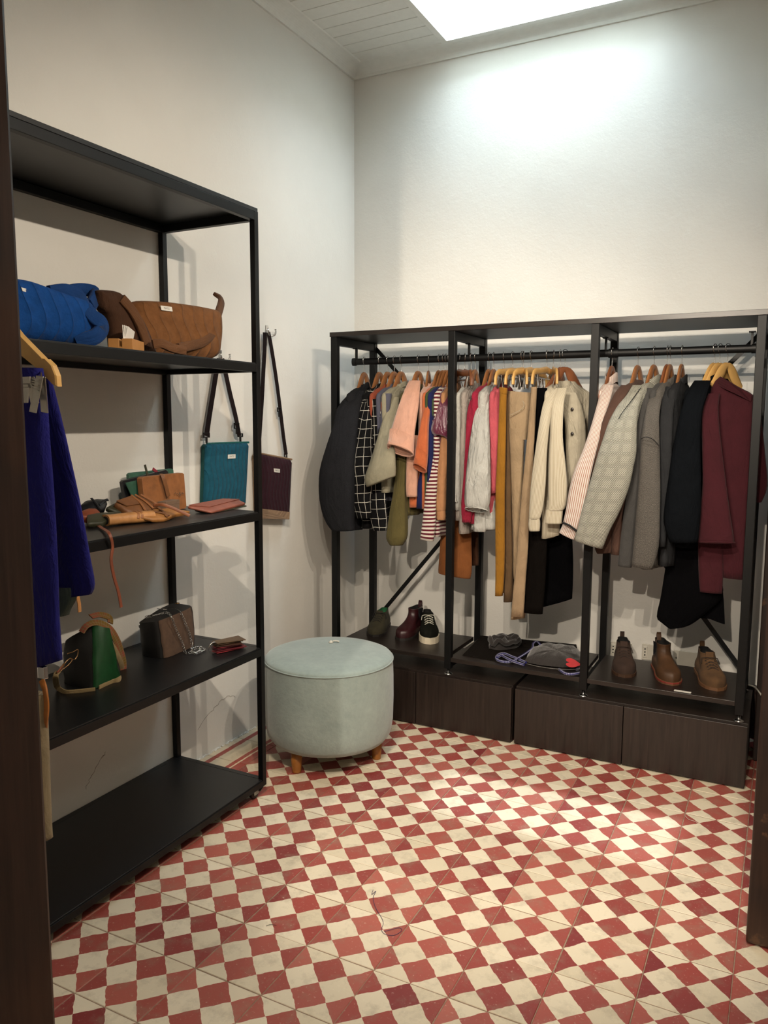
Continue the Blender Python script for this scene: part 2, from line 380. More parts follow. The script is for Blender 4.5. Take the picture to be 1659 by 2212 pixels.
# wall cracks near the floor: thin engraved lines on the left wall
M_CRACK = plain('wall_crack', '6a6257', 0.95, var=0.3)
def crack(pts, r=0.0009):
    m = MB(); P = []
    for a, b in zip(pts, pts[1:]):
        for k in range(5):
            t = k / 5; P.append((a[0] + (b[0] - a[0]) * t + R_.uniform(-2.2, 2.2), a[1] + (b[1] - a[1]) * t + R_.uniform(-2.2, 2.2)))
    P = [on_x(u, v, LWX + 0.0004) for u, v in P + [pts[-1]]]
    m.tube(P, [r * R_.uniform(.4, 1.1) for _ in P], 5); struct('wall_crack', m, M_CRACK, parent=wl)
crack([(186, 1703), (195, 1680), (212, 1650), (226, 1630)]); crack([(222, 1637), (228, 1624)], .0006); crack([(428, 1578), (448, 1545), (475, 1515), (496, 1503)], .0008); crack([(496, 1503), (508, 1506)], .0006)
mb = MB()
for k in range(160):
    u = R_.uniform(420, 552); p = on_x(u, 1640 - (u - 431) * .534, LWX)
    r = R_.uniform(.001, .0035); Mr = Matrix.Translation((p.x + R_.uniform(0, .010), p.y, R_.uniform(0, .003))) @ Matrix.Rotation(R_.uniform(0, 3), 4, 'Z') @ Matrix.Rotation(R_.uniform(-.8, .8), 4, 'X'); mb.box(-r, r, -r * 1.4, r * 1.4, -r * .5, r * .6, 0, Mr)
tag(struct('crumbled_plaster', mb, M_WALL, parent=wl), kind='stuff')
# ================================================================== clothes rack
RKX0, RKX1, RKY0, RKY1 = -0.620, 1.157, 0.700, 1.100
ROD_Y, ROD_Z = 0.90, 1.6376
PW = 0.030
rack = thing('clothes_rack', 'long black steel clothes rack with dark wood top board along the back wall', 'clothes rack', loc=(0, 0, 0))
PXS = [RKX0, -0.0455, 0.5485, RKX1 - PW]
M_CHROME = plain('chrome', 'c8c8c8', 0.18, 1.0, var=0.04)
def foot(m, x, y, z):
    M = Matrix.Translation((x, y, z)); m.lathe([(0.0, 0), (.018, 0), (.019, .003), (.012, .007), (.006, .009), (.0055, .03), (0.0, .03)], 16, M)
for i, x in enumerate(PXS):
    for y0, nm in ((RKY0, 'front_post'), (RKY1 - PW, 'back_post')):
        b = MB(); b.box(x, x + PW, y0, y0 + PW, 0.278, 1.736, .0015); po_ = b.obj('post', M_BLACK, rack)
        f = MB(); foot(f, x + PW / 2, y0 + PW / 2, 0.2505); f.obj('levelling_foot', M_CHROME, po_)
    b = MB(); b.box(x + .002, x + PW - .002, RKY0 + PW, RKY1 - PW, 1.700, 1.735, .0015); b.obj('side_rail', M_BLACK, rack)
    b = MB(); b.box(x + .002, x + PW - .002, RKY0 + PW, RKY1 - PW, 0.282, 0.306, .0015); b.obj('side_rail', M_BLACK, rack)
b = MB(); b.box(RKX0 - .003, RKX1 + .003, RKY0 - .004, RKY1 + .004, 1.736, 1.756, .001); b.obj('top_board', M_BOARD, rack)
for i in range(3):
    x0, x1 = PXS[i] + PW + .001, PXS[i + 1] - .001
    if i == 0: x0 = RKX0 + .001
    b = MB(); b.box(PXS[i] + PW + .0005, PXS[i + 1] - .0005, RKY0 + .003, RKY1 - PW - .002, 0.310, 0.3285, .001); b.obj('lower_shelf', M_BOARD, rack)
# hanging rod: two tubes end to end, dropped from the side rails
def rod(x0, x1):
    m = MB(); n = 20
    m.rings([[(x, ROD_Y + math.cos(a) * .0105, ROD_Z + math.sin(a) * .0155) for a in (2 * math.pi * k / n for k in range(n))] for x in (x0, x1)])
    o = m.obj('hanging_rod', M_BLACK, rack)
    for x in (x0, x1 - .018):
        c = MB(); c.rings([[(xx, ROD_Y + math.cos(a) * .0125, ROD_Z + math.sin(a) * .0185) for a in (2 * math.pi * k / n for k in range(n))] for xx in (x - .001, x + .018)]); c.obj('end_cap', M_BLACK, o)
rod(-0.617, 0.596); rod(0.598, 1.124)
for x in (-0.598, -0.0285, 0.5655, 1.105):
    b = MB(); b.box(x - .004, x + .004, ROD_Y - .006, ROD_Y + .006, ROD_Z + .012, 1.701); b.box(x - .012, x + .012, ROD_Y - .016, ROD_Y + .016, 1.697, 1.701); b.obj('rod_bracket', M_BLACK, rack)
def brace(x0, z0, x1, z1):
    b = MB(); yb = RKY1 - .008
    d = Vector((x1 - x0, 0, z1 - z0)).normalized(); s_ = Vector((-d.z, 0, d.x)) * .0095
    a, c = Vector((x0, yb, z0)), Vector((x1, yb, z1))
    b.rings([[p + s_ * k + Vector((0, e, 0)) for k, e in ((-1, -.002), (1, -.002), (1, .002), (-1, .002))] for p in (a, c)], smooth=False); b.obj('cross_brace', M_BLACK, rack)
brace(-0.600, 0.330, 0.010, 1.070); brace(-0.600, 1.72, 0.010, 1.10)
brace(1.135, 0.330, 0.560, 1.075); brace(1.135, 1.72, 0.560, 1.10)

# drawer cabinets under the rack
def cabinet(x0, x1, split, label):
    t = thing('drawer_cabinet', label, 'cabinet', 'low drawer cabinets under the clothes rack')
    y0, y1, H = 0.684, 1.12, 0.250
    b = MB(); b.box(x0, x0 + .018, y0 + .019, y1, 0.004, H - .018); b.box(x1 - .018, x1, y0 + .019, y1, 0.004, H - .018)
    b.box(x0, x1, y0 + .019, y1, H - .018, H, .001); b.box(x0 + .018, x1 - .018, y0 + .019, y1, .004, .02); b.box(x0 + .018, x1 - .018, y1 - .01, y1, .02, H - .018)
    b.obj('carcass', M_CAB, t)
    for a, c in ((x0 + .001, split - .0015), (split + .0015, x1 - .001)):
        d = MB(); d.box(a, c, y0, y0 + .018, 0.006, H - .006, .0012); d.obj('drawer_front', M_CAB, t)
        d = MB(); d.box(a + .02, c - .02, y0 + .0185, y1 - .03, 0.03, 0.19); d.obj('drawer_box', M_BLACK, t)
cabinet(-0.628, 0.271, -0.175, 'dark oak low drawer cabinet partly behind the ottoman')
cabinet(0.285, 1.176, 0.729, 'dark oak low drawer cabinet under the brown shoes')

# ================================================================== black steel shelving unit on castors
UX0, UX1, UY0, UY1 = -0.797, -0.374, -1.42, -0.175
unit = thing('shelving_unit', 'tall black steel shelving unit on castors against the left wall', 'shelving unit')
T = 0.021
for x in (UX0, UX1 - T):
    for y_ in (UY0, UY1 - T):
        b = MB(); b.box(x, x + T, y_, y_ + T, 0.044, 2.055, .0012); b.obj('post', M_BLACK, unit)
SHELF_Z = [0.070, 0.562, 1.047, 1.557, 2.056]
for k, z in enumerate(SHELF_Z):
    g = MB(); zt = z - .004; zb = z - .031
    if k == 0: zb = 0.044
    g.box(UX0 + T, UX1 - T, UY0, UY0 + T, zb, zt, .001); g.box(UX0 + T, UX1 - T, UY1 - T, UY1, zb, zt, .001)
    g.box(UX0, UX0 + T, UY0 + T, UY1 - T, zb, zt, .001); g.box(UX1 - T, UX1, UY0 + T, UY1 - T, zb, zt, .001)
    fo = g.obj('shelf_frame', M_BLACK, unit)
    s_ = MB()
    if k == 4: s_.box(UX0 + .001, UX1 - .001, UY0 + .001, UY1 - .001, z - .003, z + .010, .001)
    else: s_.box(UX0 + T, UX1 - .003, UY0 + T + .001, UY1 - T - .001, z - .014, z, .001); s_.box(UX0 + .001, UX0 + T, UY0 + T + .001, UY1 - T - .001, z - .003, z); s_.box(UX0 + T, UX1 - T - .001, UY1 - T, UY1 - .001, z - .003, z)
    s_.obj('shelf_board', M_BLACKTOP, unit)
M_RUBBER = plain('castor_rubber', '26221f', 0.6, var=.2)
M_STEEL = plain('brushed_steel', '8b8884', 0.35, 1.0, var=.1)
for x in (UX0 + .03, UX1 - .03):
    for y_ in (UY0 + .03, UY1 - .03):
        b = MB(); b.lathe([(.0, 0), (.018, 0), (.0195, .004), (.0195, .012), (.018, .016), (.0, .016)], 20, Matrix.Translation((x, y_ - .008, .0205)) @ Matrix.Rotation(math.pi / 2, 4, 'Y') @ Matrix.Translation((0, 0, -.008)))
        c = b.obj('castor_wheel', M_RUBBER, unit)
        b = MB(); b.box(x - .012, x - .0095, y_ - .020, y_ + .010, .016, .040, .001); b.box(x + .0095, x + .012, y_ - .020, y_ + .010, .016, .040, .001); b.box(x - .014, x + .014, y_ - .018, y_ + .014, .039, .044, .001)
        b.box(x - .010, x + .020, y_ + .008, y_ + .030, .019, .022, .001, Matrix.Translation((x, y_, .02)) @ Matrix.Rotation(.5, 4, 'X') @ Matrix.Translation((-x, -y_, -.02)))
        b.obj('castor_fork', M_STEEL, c)

# ================================================================== ottoman
OC = Vector((-0.352, 0.232, 0)); OR = 0.262
def m_velvet():
    t = NT('pale_blue_grey_velvet'); v = t.coord(); n = t.noise(7, 5, .65, v); n2 = t.noise(45, 4, .7, v); c1, c2 = srgb('7f8c88'), srgb('96a29d')
    t.set(t.mix(t.math('ADD', t.math('MULTIPLY', t.ramp(n.outputs[0], .3, .7), .6), t.math('MULTIPLY', t.ramp(n2.outputs[0], .3, .7), .4)), c1, c2), .92); t.b.inputs['Sheen Weight'].default_value = .35; t.b.inputs['Specular IOR Level'].default_value = .2
    t.bump(t.math('ADD', n2.outputs[0], t.math('MULTIPLY', n.outputs[0], 2.0)), .3, .004); return t.m
M_VELVET = m_velvet()
M_LEG = plain('honey_wood_leg', '9a6128', .4, var=.2, scale=25)
ott = thing('ottoman', 'round pale blue-grey upholstered ottoman on short wooden legs', 'ottoman', loc=OC)
b = MB(); pr = [(0, .085), (.20, .085), (.235, .092), (.252, .115), (.259, .16), (.2615, .25), (.2605, .34), (.258, .400), (.2575, .413)]
n = 72; RG = []
for r, z in pr:
    RG.append([Vector(((r + (.0016 * math.sin(9 * a + 2) * math.sin(5 * a) if .1 < z < .4 else 0)) * math.cos(a), (r) * math.sin(a), z)) for a in (2 * math.pi * k / n for k in range(n))])
b.rings(RG); b.obj('cover', M_VELVET, ott)
b = MB(); b.lathe([(.2572, .412), (.257, .417), (.252, .424), (.235, .431), (.18, .437), (.10, .4395), (0.001, .440)], 72); b.obj('top_panel', M_VELVET, ott)
b = MB(); b.tube([(.2585 * math.cos(a), .2585 * math.sin(a), .4125) for a in (2 * math.pi * k / 64 for k in range(64))], .0028, 6, closed=True); b.obj('piping', M_VELVET, ott)
for a in (math.radians(-100), math.radians(18), math.radians(138)):
    b = MB(); b.lathe([(.0, 0), (.017, 0), (.018, .003), (.024, .09), (0, .09)], 20, Matrix.Translation((.195 * math.cos(a), .195 * math.sin(a), 0))); b.obj('leg', M_LEG, ott)
# ================================================================== garments on the rack
M_HANG = plain('varnished_beech', '8a5c38', .38, var=.18, scale=18)
M_HANGL = plain('pale_varnished_wood', 'bd9558', .38, var=.15, scale=18)
M_HANGD = plain('reddish_varnished_wood', '74462b', .38, var=.18, scale=18)
def hanger(hx, yaw, label, mat=None, clip=False, L=.158):
    """wooden hanger hooked on the rod at x = hx; arms in the plane turned by yaw (radians)"""
    t = thing('clip_hanger' if clip else 'clothes_hanger', label, 'hanger', 'wooden hangers on the rack rod', loc=(hx, ROD_Y, ROD_Z))
    n = Vector((math.sin(yaw), -math.cos(yaw), 0)); mt = Vector((math.cos(yaw), math.sin(yaw), 0)); zt = -0.053
    if clip: S = [(0, 0, .016), (.035, -.004, .016), (.10, -.010, .014), (.150, -.013, .014), (.172, -.022, .013), (.182, -.040, .012), (.184, -.066, .011)]
    else: S = [(0, 0, .012), (.008, -.001, .014), (.018, -.007, .019), (.030, -.022, .0235), (.045, -.043, .0245), (.065, -.066, .0205)] + ([(.09, -.088, .014), (.12, -.104, .011), (L - .012, -.116, .009), (L, -.121, .005)] if L > .13 else [(L, -.082, .012)])
    for sgn in (1, -1):
        P = []
        ctr = [n * (sgn * s_) + Vector((0, 0, zt + z - .008)) for s_, z, h in S]
        b = MB(); RG = []
        for i, (s_, z, h) in enumerate(S):
            c = ctr[i]; d = (ctr[min(i + 1, len(S) - 1)] - ctr[max(i - 1, 0)]).normalized(); up = mt.cross(d) * (-sgn); up = up if up.z > 0 or abs(d.z) > .95 else -up
            if i == 0: up = Vector((0, 0, 1))
            wd = .0062 if not clip else .0058
            RG.append([c + up * (h * math.sin(a) if abs(math.sin(a)) < .99 else h * math.sin(a)) * .95 + mt * (wd * math.cos(a)) for a in (2 * math.pi * (k + .5) / 10 for k in range(10))])
        b.rings(RG); b.obj('arm', mat or M_HANG, t)
    # hook wire
    W = [(0, zt - .002), (0, zt + .030), (.004, zt + .040), (.012, zt + .048), (.0155, zt + .055), (.0148, zt + .0665), (.006, zt + .0735), (-.006, zt + .0735), (-.0145, zt + .066), (-.0155, zt + .058)]
    b = MB(); b.tube(catmull([n * (a * .93) + Vector((0, 0, z)) for a, z in W], 4), .0015, 8); b.obj('hook', M_CHROME, t)
    if clip:
        b = MB(); b.tube([n * (-.150) + Vector((0, 0, zt - .045)), n * .150 + Vector((0, 0, zt - .045))], .002, 8)
        for s_ in (-.168, .168): b.tube([n * s_ * .9 + Vector((0, 0, zt - .020)), n * s_ * .9 + Vector((0, 0, zt - .045))], .002, 6)
        br = b.obj('clip_bar', M_CHROME, t)
        for s_ in (-.115, .125):
            b = MB(); Mx = Matrix.Translation(n * s_ + Vector((0, 0, zt - .058))) @ Matrix(((n.x, mt.x, 0, 0), (n.y, mt.y, 0, 0), (0, 0, 1, 0), (0, 0, 0, 1)))
            for e in (-1, 1):
                b.box(-.009, .009, -.0012, .0012, -.026, .026, .0005, Mx @ Matrix.Translation((0, .007 * e, 0)) @ Matrix.Rotation(.18 * e, 4, 'X'))
            b.obj('clip', M_STEEL, br)
    return t

def fold(ring, c, amp, k, ph):
    out = []
    N = len(ring)
    for i, p in enumerate(ring):
        a = 2 * math.pi * i / N
        f = 1 + amp * math.sin(k * a + ph) + amp * .6 * math.sin((k + 3) * a + 1.7 * ph)
        out.append(c + (p - c) * f)
    return out
def smooth_stations(S, k=4):
    """Catmull-Rom through station tuples"""
    out = []
    for i in range(len(S) - 1):
        a, b, c, d = S[max(i - 1, 0)], S[i], S[i + 1], S[min(i + 2, len(S) - 1)]
        for j in range(k):
            t = j / k
            out.append(tuple(.5 * (2 * b[q] + (c[q] - a[q]) * t + (2 * a[q] - 5 * b[q] + 4 * c[q] - d[q]) * t * t + (3 * b[q] - a[q] - 3 * c[q] + d[q]) * t ** 3) for q in range(len(b))))
    out.append(S[-1]); return out
def cloth_tube(name, mat, parent, S, depth, thick=.55, amp=.05, k=3, hem=True, tmin=.014, seed=1, tmax=.055, n=22, off=0.0, htilt=0.0):
    """sleeve, trouser leg or panel: stations (xl, yl, xr, yr) in pixels standing at world depth y = depth (or per-station list)"""
    S = [(a[0], a[2], a[1], a[2]) if len(a) == 3 else a for a in S]
    D = depth if isinstance(depth, (list, tuple)) else [depth] * len(S)
    SS = smooth_stations([tuple(a) + (d,) for a, d in zip(S, D)], 3)
    C = []; A = []
    for xl, yl, xr, yr, d in SS:
        l, r = on_y(xl, yl, d), on_y(xr, yr, d); C.append((l + r) / 2); A.append((r - l) / 2)
    RG = []
    for i, (c, a) in enumerate(zip(C, A)):
        d = (C[min(i + 1, len(C) - 1)] - C[max(i - 1, 0)]).normalized()
        v = (c - CAM); v.z *= .3
        bdir = (v - a.normalized() * v.dot(a.normalized())); bdir.z = 0; bdir.normalize()
        th = min(max(a.length * thick, tmin), tmax); f = i / (len(C) - 1)
        ring = []
        for q in range(n):
            an = 2 * math.pi * q / n; ca, sa = math.cos(an), math.sin(an)
            e = .85
            ring.append(c + a * (math.copysign(abs(ca) ** e, ca)) + bdir * (th * math.copysign(abs(sa) ** e, sa) + off))
        RG.append(fold(ring, c, amp * (.25 + .75 * math.sin(math.pi * min(1, f * 1.1))) , k, seed * 2.1 + f * 1.5))
    if htilt:
        for ri, wt in ((-1, 1.0), (-2, .55), (-3, .2)):
            RG[ri] = [p + Vector((0, 0, -htilt * wt * math.sin(2 * math.pi * q / n))) for q, p in enumerate(RG[ri])]
    if hem:
        c = C[-1]; up = (C[-2] - C[-1]).normalized() * (.018 if not htilt else .07)
        RG.append([c + (p - c) * (.86 if not htilt else .94) for p in RG[-1]]); RG.append([p + up + (c - p) * .05 for p in RG[-1]])
    b = MB(); b.rings(RG); o = b.obj(name, mat, parent); return o
def body(parent, mat, hx, yaw, zhem, w=.19, th=.030, wh=None, amp=.07, k=4, seed=1, ztop=None, name='body', sl=1.0, neck=.055, th2=None, c0=0.0):
    """torso of a hung garment, in the plane of its hanger"""
    n = Vector((math.sin(yaw), -math.cos(yaw), 0)); mt = Vector((math.cos(yaw), math.sin(yaw), 0))
    ztop = ztop if ztop else ROD_Z - .053 - .056; wh = wh or w
    th2 = th2 or th * 1.25
    S = [(0, neck, .010), (.012, neck + .012, .016), (.024 * sl, w * .62, .020), (.040 * sl, w * .84, th * .8), (.062 * sl, w, th), (.16, w * .97, th * 1.05)]
    H = ztop - zhem
    for f in (.4, .6, .8, 1.0): S.append((.16 + (H - .16) * f, w * .97 + (wh - w * .97) * f, th + (th2 - th) * f))
    SS = smooth_stations(S, 3); RG = []; N = 28; o0 = Vector((hx, ROD_Y, 0)) + n * c0
    for dz, ww, tt in SS:
        f = min(1, dz / H); c = o0 + Vector((0, 0, ztop - dz))
        ring = []
        for q in range(N):
            an = 2 * math.pi * q / N; ca, sa = math.cos(an), math.sin(an)
            ww_ = ww; rp = 1 + amp * 3.0 * f * f * math.sin(k * an * 2 + seed)
            ring.append(c + n * (ww_ * math.copysign(abs(ca) ** .8, ca)) + mt * (tt * rp * math.copysign(abs(sa) ** .75, sa)))
        RG.append(ring)
    c = sum(RG[-1], Vector()) / N
    RG.append([c + (p - c) * .88 for p in RG[-1]]); RG.append([p + Vector((0, 0, .02)) for p in RG[-1]])
    b = MB(); b.rings(RG); return b.obj(name, mat, parent)
def hx_of(u, v=None): return on_y(u, v if v else 782 - (u - 762) * .034, ROD_Y).x
def z_at(u, v, y=ROD_Y): return on_y(u, v, y).z
RG_ = 'garments hanging on the rack'
def garment(name, label, cat, u, yaw, hanger_label, hmat=None, clip=False, nohang=False, L=.158):
    hx = hx_of(u); yr = math.radians(yaw)
    if not nohang: hanger(hx, yr, hanger_label, hmat, clip, L)
    return thing(name, label, cat, RG_), hx, yr
# fabrics with a woven or printed pattern (UV in metres)
def m_grid(name, bg_, line, pitch, wd, rough=.9):
    t = NT(name); v = t.coord('UV'); s = t.sep(v); n = t.noise(9, 2, .5, v)
    def ln(c): return t.math('LESS_THAN', t.math('FLOORED_MODULO', t.math('ADD', c, t.math('MULTIPLY', n.outputs[0], .02)), pitch), wd)
    f = t.math('MAXIMUM', ln(s[0]), ln(s[1])); t.set(t.mix(f, srgb(bg_), srgb(line)), rough); t.b.inputs['Specular IOR Level'].default_value = .2
    t.bump(t.noise(30, 3, .6, v).outputs[0], .35, .005); return t.m
def m_stripe(name, bg_, line, pitch, frac, axis=0, rough=.9, soft=.15, diag=0.0):
    t = NT(name); v = t.coord('UV'); s = t.sep(v); n = t.noise(12, 2, .5, v)
    c = t.math('ADD', s[axis], t.math('ADD', t.math('MULTIPLY', n.outputs[0], pitch * soft), t.math('MULTIPLY', s[1 - axis], diag)))
    f = t.math('LESS_THAN', t.math('FLOORED_MODULO', c, pitch), pitch * frac)
    n2 = t.noise(20, 3, .6, v); base = t.mix(f, srgb(bg_), srgb(line))
    t.set(base, rough); t.b.inputs['Specular IOR Level'].default_value = .2; t.b.inputs['Sheen Weight'].default_value = .1
    t.bump(n2.outputs[0], .4, .006); return t.m
def m_tweed():
    t = NT('black_white_houndstooth_tweed'); v = t.coord('UV'); s = t.sep(v); n = t.noise(60, 2, .5, v)
    def wv(c, p): return t.math('SINE', t.math('ADD', t.math('MULTIPLY', c, 2 * math.pi / p), t.math('MULTIPLY', n.outputs[0], 1.2)))
    fine = t.math('MULTIPLY', wv(s[0], .0066), wv(s[1], .0066))
    big = t.math('MAXIMUM', t.math('GREATER_THAN', wv(s[0], .046), .35), t.math('GREATER_THAN', wv(s[1], .046), .35))
    f = t.ramp(t.math('SUBTRACT', fine, t.math('MULTIPLY', big, .13)), -.28, .35)
    n2 = t.noise(400, 2, .6, v)
    f = t.math('ADD', t.math('MULTIPLY', f, .8), t.math('MULTIPLY', n2.outputs[0], .3))
    t.set(t.mix(f, srgb('1e1e1a'), srgb('b9b8aa')), .95); t.bump(t.math('ADD', t.math('MULTIPLY', fine, .15), t.noise(18, 3, .6, v).outputs[0]), .5, .006); return t.m
F = dict(
 charcoal=fabric('charcoal_wool_cloth', '212226', mottled=.3, col2='4a4a4c'),
 rust=fabric('rust_cotton', '9a4c36'), slate=fabric('slate_cotton', '565766'), sage=fabric('sage_cotton', '948f7b'), olive=fabric('olive_sweatshirt', '59512f'),
 pink=fabric('pale_pink_jersey', 'cb9a84', sheen=.3), orange=fabric('burnt_orange_jersey', 'b9623a', sheen=.3), navy=fabric('navy_jersey', '1c2150'), green=fabric('forest_green_jersey', '3c4a30'),
 tan=fabric('tan_jersey', 'b0805a'), brown=fabric('cinnamon_skirt_cloth', '7b4a25'), dbrown=fabric('dark_brown_skirt_cloth', '452a1a'), linen=fabric('off_white_linen', 'b0afa9', bump=.6), taupe=fabric('taupe_linen', '9d948c', bump=.6),
 crimson=fabric('crimson_linen', '95213a', bump=.5), gauze=fabric('white_gauze', 'b6b6b1', bump=.7), coral=fabric('coral_pink_linen', 'bb5560', bump=.5), mustard=fabric('mustard_twill', '93661f'), khaki=fabric('brown_khaki_twill', '5f4a33'),
 beige=fabric('beige_twill', 'a08a6d'), beige2=fabric('warm_beige_twill', '9d866a'), espresso=fabric('espresso_black_twill', '0e0b09'), black=fabric('black_crepe', '040406'), navyblack=fabric('navy_black_wool', '0c0f13'),
 creamplain=fabric('cream_linen', 'b0a895', bump=.5), brownwool=fabric('brown_boiled_wool', '4e382f', mottled=.15), greyA=fabric('mid_grey_wool', '403f3e', mottled=.25), greyB=fabric('grey_melange_wool', '45423f', mottled=.5, col2='8d877e'), greyC=fabric('slate_grey_wool', '2a2b2d', mottled=.2),
 maroon=fabric('burgundy_wool', '3c121a', mottled=.12), velvet=fabric('burgundy_velvet', '5a1233', rough=.30, sheen=.6, bump=.5),
)
F['check'] = m_grid('black_windowpane_cloth', '0a0a0c', 'c9c6bd', .042, .0022)
F['bstripe'] = m_stripe('burgundy_white_stripe_jersey', 'c4beb3', '561524', .0165, .5, 1, soft=.3)
F['cream'] = m_stripe('cream_pinstripe_cotton', 'bdb5a2', '8f8570', .0048, .3, 0)
F['cream2'] = m_stripe('cream_striped_cotton', 'bfb7a4', '92876f', .0056, .3, 0)
F['redstripe'] = m_stripe('white_red_stripe_cotton', 'c2bdb5', '97685a', .0064, .36, 0)
F['tweed'] = m_tweed()
M_DARKIN = plain('dark_lining', '0d0c0c', .9)
M_BTN = plain('dark_horn_button', '2d2723', .35)
def collar(parent, mat, hx, yaw, r=.056, h=.016, drop=.070, name='collar'):
    """band collar around the hanger neck"""
    n = Vector((math.sin(yaw), -math.cos(yaw), 0)); mt = Vector((math.cos(yaw), math.sin(yaw), 0)); z0 = ROD_Z - .053 - drop
    b = MB(); N = 24; RG = []
    for rr, zz in ((1.05, -.012), (1.0, 0), (.96, h), (.90, h), (.92, 0), (.95, -.012)):
        RG.append([Vector((hx, ROD_Y, z0 + zz - .012 * math.cos(2 * a))) + n * (r * rr * math.cos(a)) + mt * (r * .38 * rr * math.sin(a)) for a in (2 * math.pi * q / N for q in range(N))])
    b.rings(RG, False, False); return b.obj(name, mat, parent)
HG = ['left end', '']
# 1 charcoal jacket at the left end
g, hx, yw = garment('jacket', 'charcoal black jacket hanging at the left end of the rack', 'jacket', 787, 6, 'wooden hanger holding the charcoal jacket at the left end of the rod')
body(g, F['charcoal'], hx, yw, z_at(775, 1143, .78), .185, .036, .19, seed=1); collar(g, F['charcoal'], hx, yw, .050)
cloth_tube('sleeve', F['charcoal'], g, [(760, 790, 845), (731, 778, 880), (722, 772, 920), (708, 768, 965), (695, 765, 1015), (693, 764, 1065), (699, 764, 1105), (708, 764, 1130), (719, 765, 1146)], [.80, .72, .68, .655, .645, .64, .64, .64, .64], .55, .04, seed=1)
cloth_tube('sleeve', F['charcoal'], g, [(800, 822, 850), (802, 828, 930), (800, 828, 1030), (800, 824, 1128)], [1.0, 1.03, 1.03, 1.0], .8, .04, seed=2)
# 2 windowpane check shirt
g, hx, yw = garment('shirt', 'black shirt with white windowpane check beside the charcoal jacket', 'shirt', 820, 4, 'wooden hanger holding the windowpane check shirt')
body(g, F['check'], hx, yw, z_at(815, 1140, .80), .165, .034, .165, seed=2); collar(g, F['check'], hx, yw, .050)
cloth_tube('sleeve', F['check'], g, [(790, 806, 842), (780, 806, 872), (768, 803, 910), (758, 801, 955), (746, 802, 1003), (754, 803, 1045), (760, 800, 1080), (771, 801, 1119)], [.80, .75, .72, .71, .70, .70, .70, .70], .6, .10, 4, seed=3)
cloth_tube('shirt_front', F['check'], g, [(792, 822, 862), (795, 826, 950), (795, 831, 1040), (796, 834, 1090), (800, 836, 1122), (808, 836, 1146)], .735, .35, .06, seed=4)
# 3 rust top, 4 slate top
g, hx, yw = garment('top', 'rust red top squeezed between check shirt and sage tee', 'top', 838, 2, 'wooden hanger holding the rust red top')
body(g, F['rust'], hx, yw, z_at(835, 1060, .85), .185, .020, .17, seed=3)
cloth_tube('sleeve', F['rust'], g, [(818, 832, 868), (811, 828, 900), (809, 824, 935), (811, 824, 965)], .745, .5, .05, seed=5)
g, hx, yw = garment('top', 'slate grey top hanging just left of the sage tee', 'top', 852, 2, 'wooden hanger holding the slate grey top')
body(g, F['slate'], hx, yw, z_at(845, 1080, .85), .185, .020, .17, seed=4)
cloth_tube('sleeve', F['slate'], g, [(832, 846, 850), (825, 842, 880), (818, 838, 920), (816, 836, 960)], .738, .5, .05, seed=6)
# 5 sage tee
g, hx, yw = garment('tee', 'sage green tee with a wide short sleeve', 'tee', 867, 0, 'wooden hanger holding the sage green tee')
body(g, F['sage'], hx, yw, z_at(860, 1060, .85), .185, .026, .18, seed=5); collar(g, F['sage'], hx, yw, .058, .012, .066)
cloth_tube('sleeve', F['sage'], g, [(842, 862, 858), (836, 860, 880), (828, 856, 905), (818, 940, 852, 935), (808, 975, 853, 966), (797, 1008, 854, 993), (789, 1034, 855, 1014), (793, 1052, 854, 1028)], [.80, .76, .72, .69, .67, .66, .655, .655], .42, .05, seed=7)
# olive sweatshirt
g, hx, yw = garment('sweatshirt', 'olive green sweatshirt with long sleeve hanging behind the pink blouse', 'sweatshirt', 904, 0, 'wooden hanger just left of the pink blouse')
body(g, F['olive'], hx, yw, z_at(900, 1112, .80), .165, .038, .17, seed=6)
cloth_tube('sleeve', F['olive'], g, [(860, 884, 900), (857, 880, 985), (852, 877, 1050), (844, 879, 1100), (838, 880, 1140), (836, 878, 1163), (843, 869, 1178)], [.75, .74, .735, .73, .725, .72, .72], .55, .06, seed=8)
# 6 pink blouse
g, hx, yw = garment('blouse', 'pale pink blouse with gathered short puff sleeve', 'blouse', 926, 16, 'wooden hanger holding the pale pink blouse')
body(g, F['pink'], hx, yw, z_at(890, 1075, .78), .185, .030, .15, seed=7); collar(g, F['pink'], hx, yw, .062, .010, .066)
s_ = cloth_tube('puff_sleeve', F['pink'], g, [(884, 908, 822), (874, 906, 842), (862, 903, 875), (850, 897, 915), (841, 894, 945), (837, 964, 893, 982)], [.78, .73, .69, .66, .645, .64], .5, .06, 5, seed=9, tmax=.06, htilt=.020)
def cuff_ring(parent, mat, e0, e1, depth, sag, r=.0030, ry=.5, name='cuff', n=40, frill=.0):
    l, rr = on_y(*e0, depth), on_y(*e1, depth); c = (l + rr) / 2; a = (rr - l) / 2; bd = Vector((c.x - CAM.x, c.y - CAM.y, 0)).normalized()
    P = [c + a * math.cos(t) - bd * (a.length * ry * math.sin(t)) + Vector((0, 0, sag * math.sin(t) + frill * math.sin(14 * t))) for t in (2 * math.pi * k / n for k in range(n))]
    b = MB(); b.tube(P, r, 6, closed=True); return b.obj(name, mat, parent)
cuff_ring(s_, F['pink'], (837, 964), (893, 982), .64, .020, .0034)
cloth_tube('hem_panel', F['pink'], g, [(882, 906, 940), (879, 903, 1000), (878, 901, 1050), (879, 901, 1073)], .72, .5, .05, seed=10)
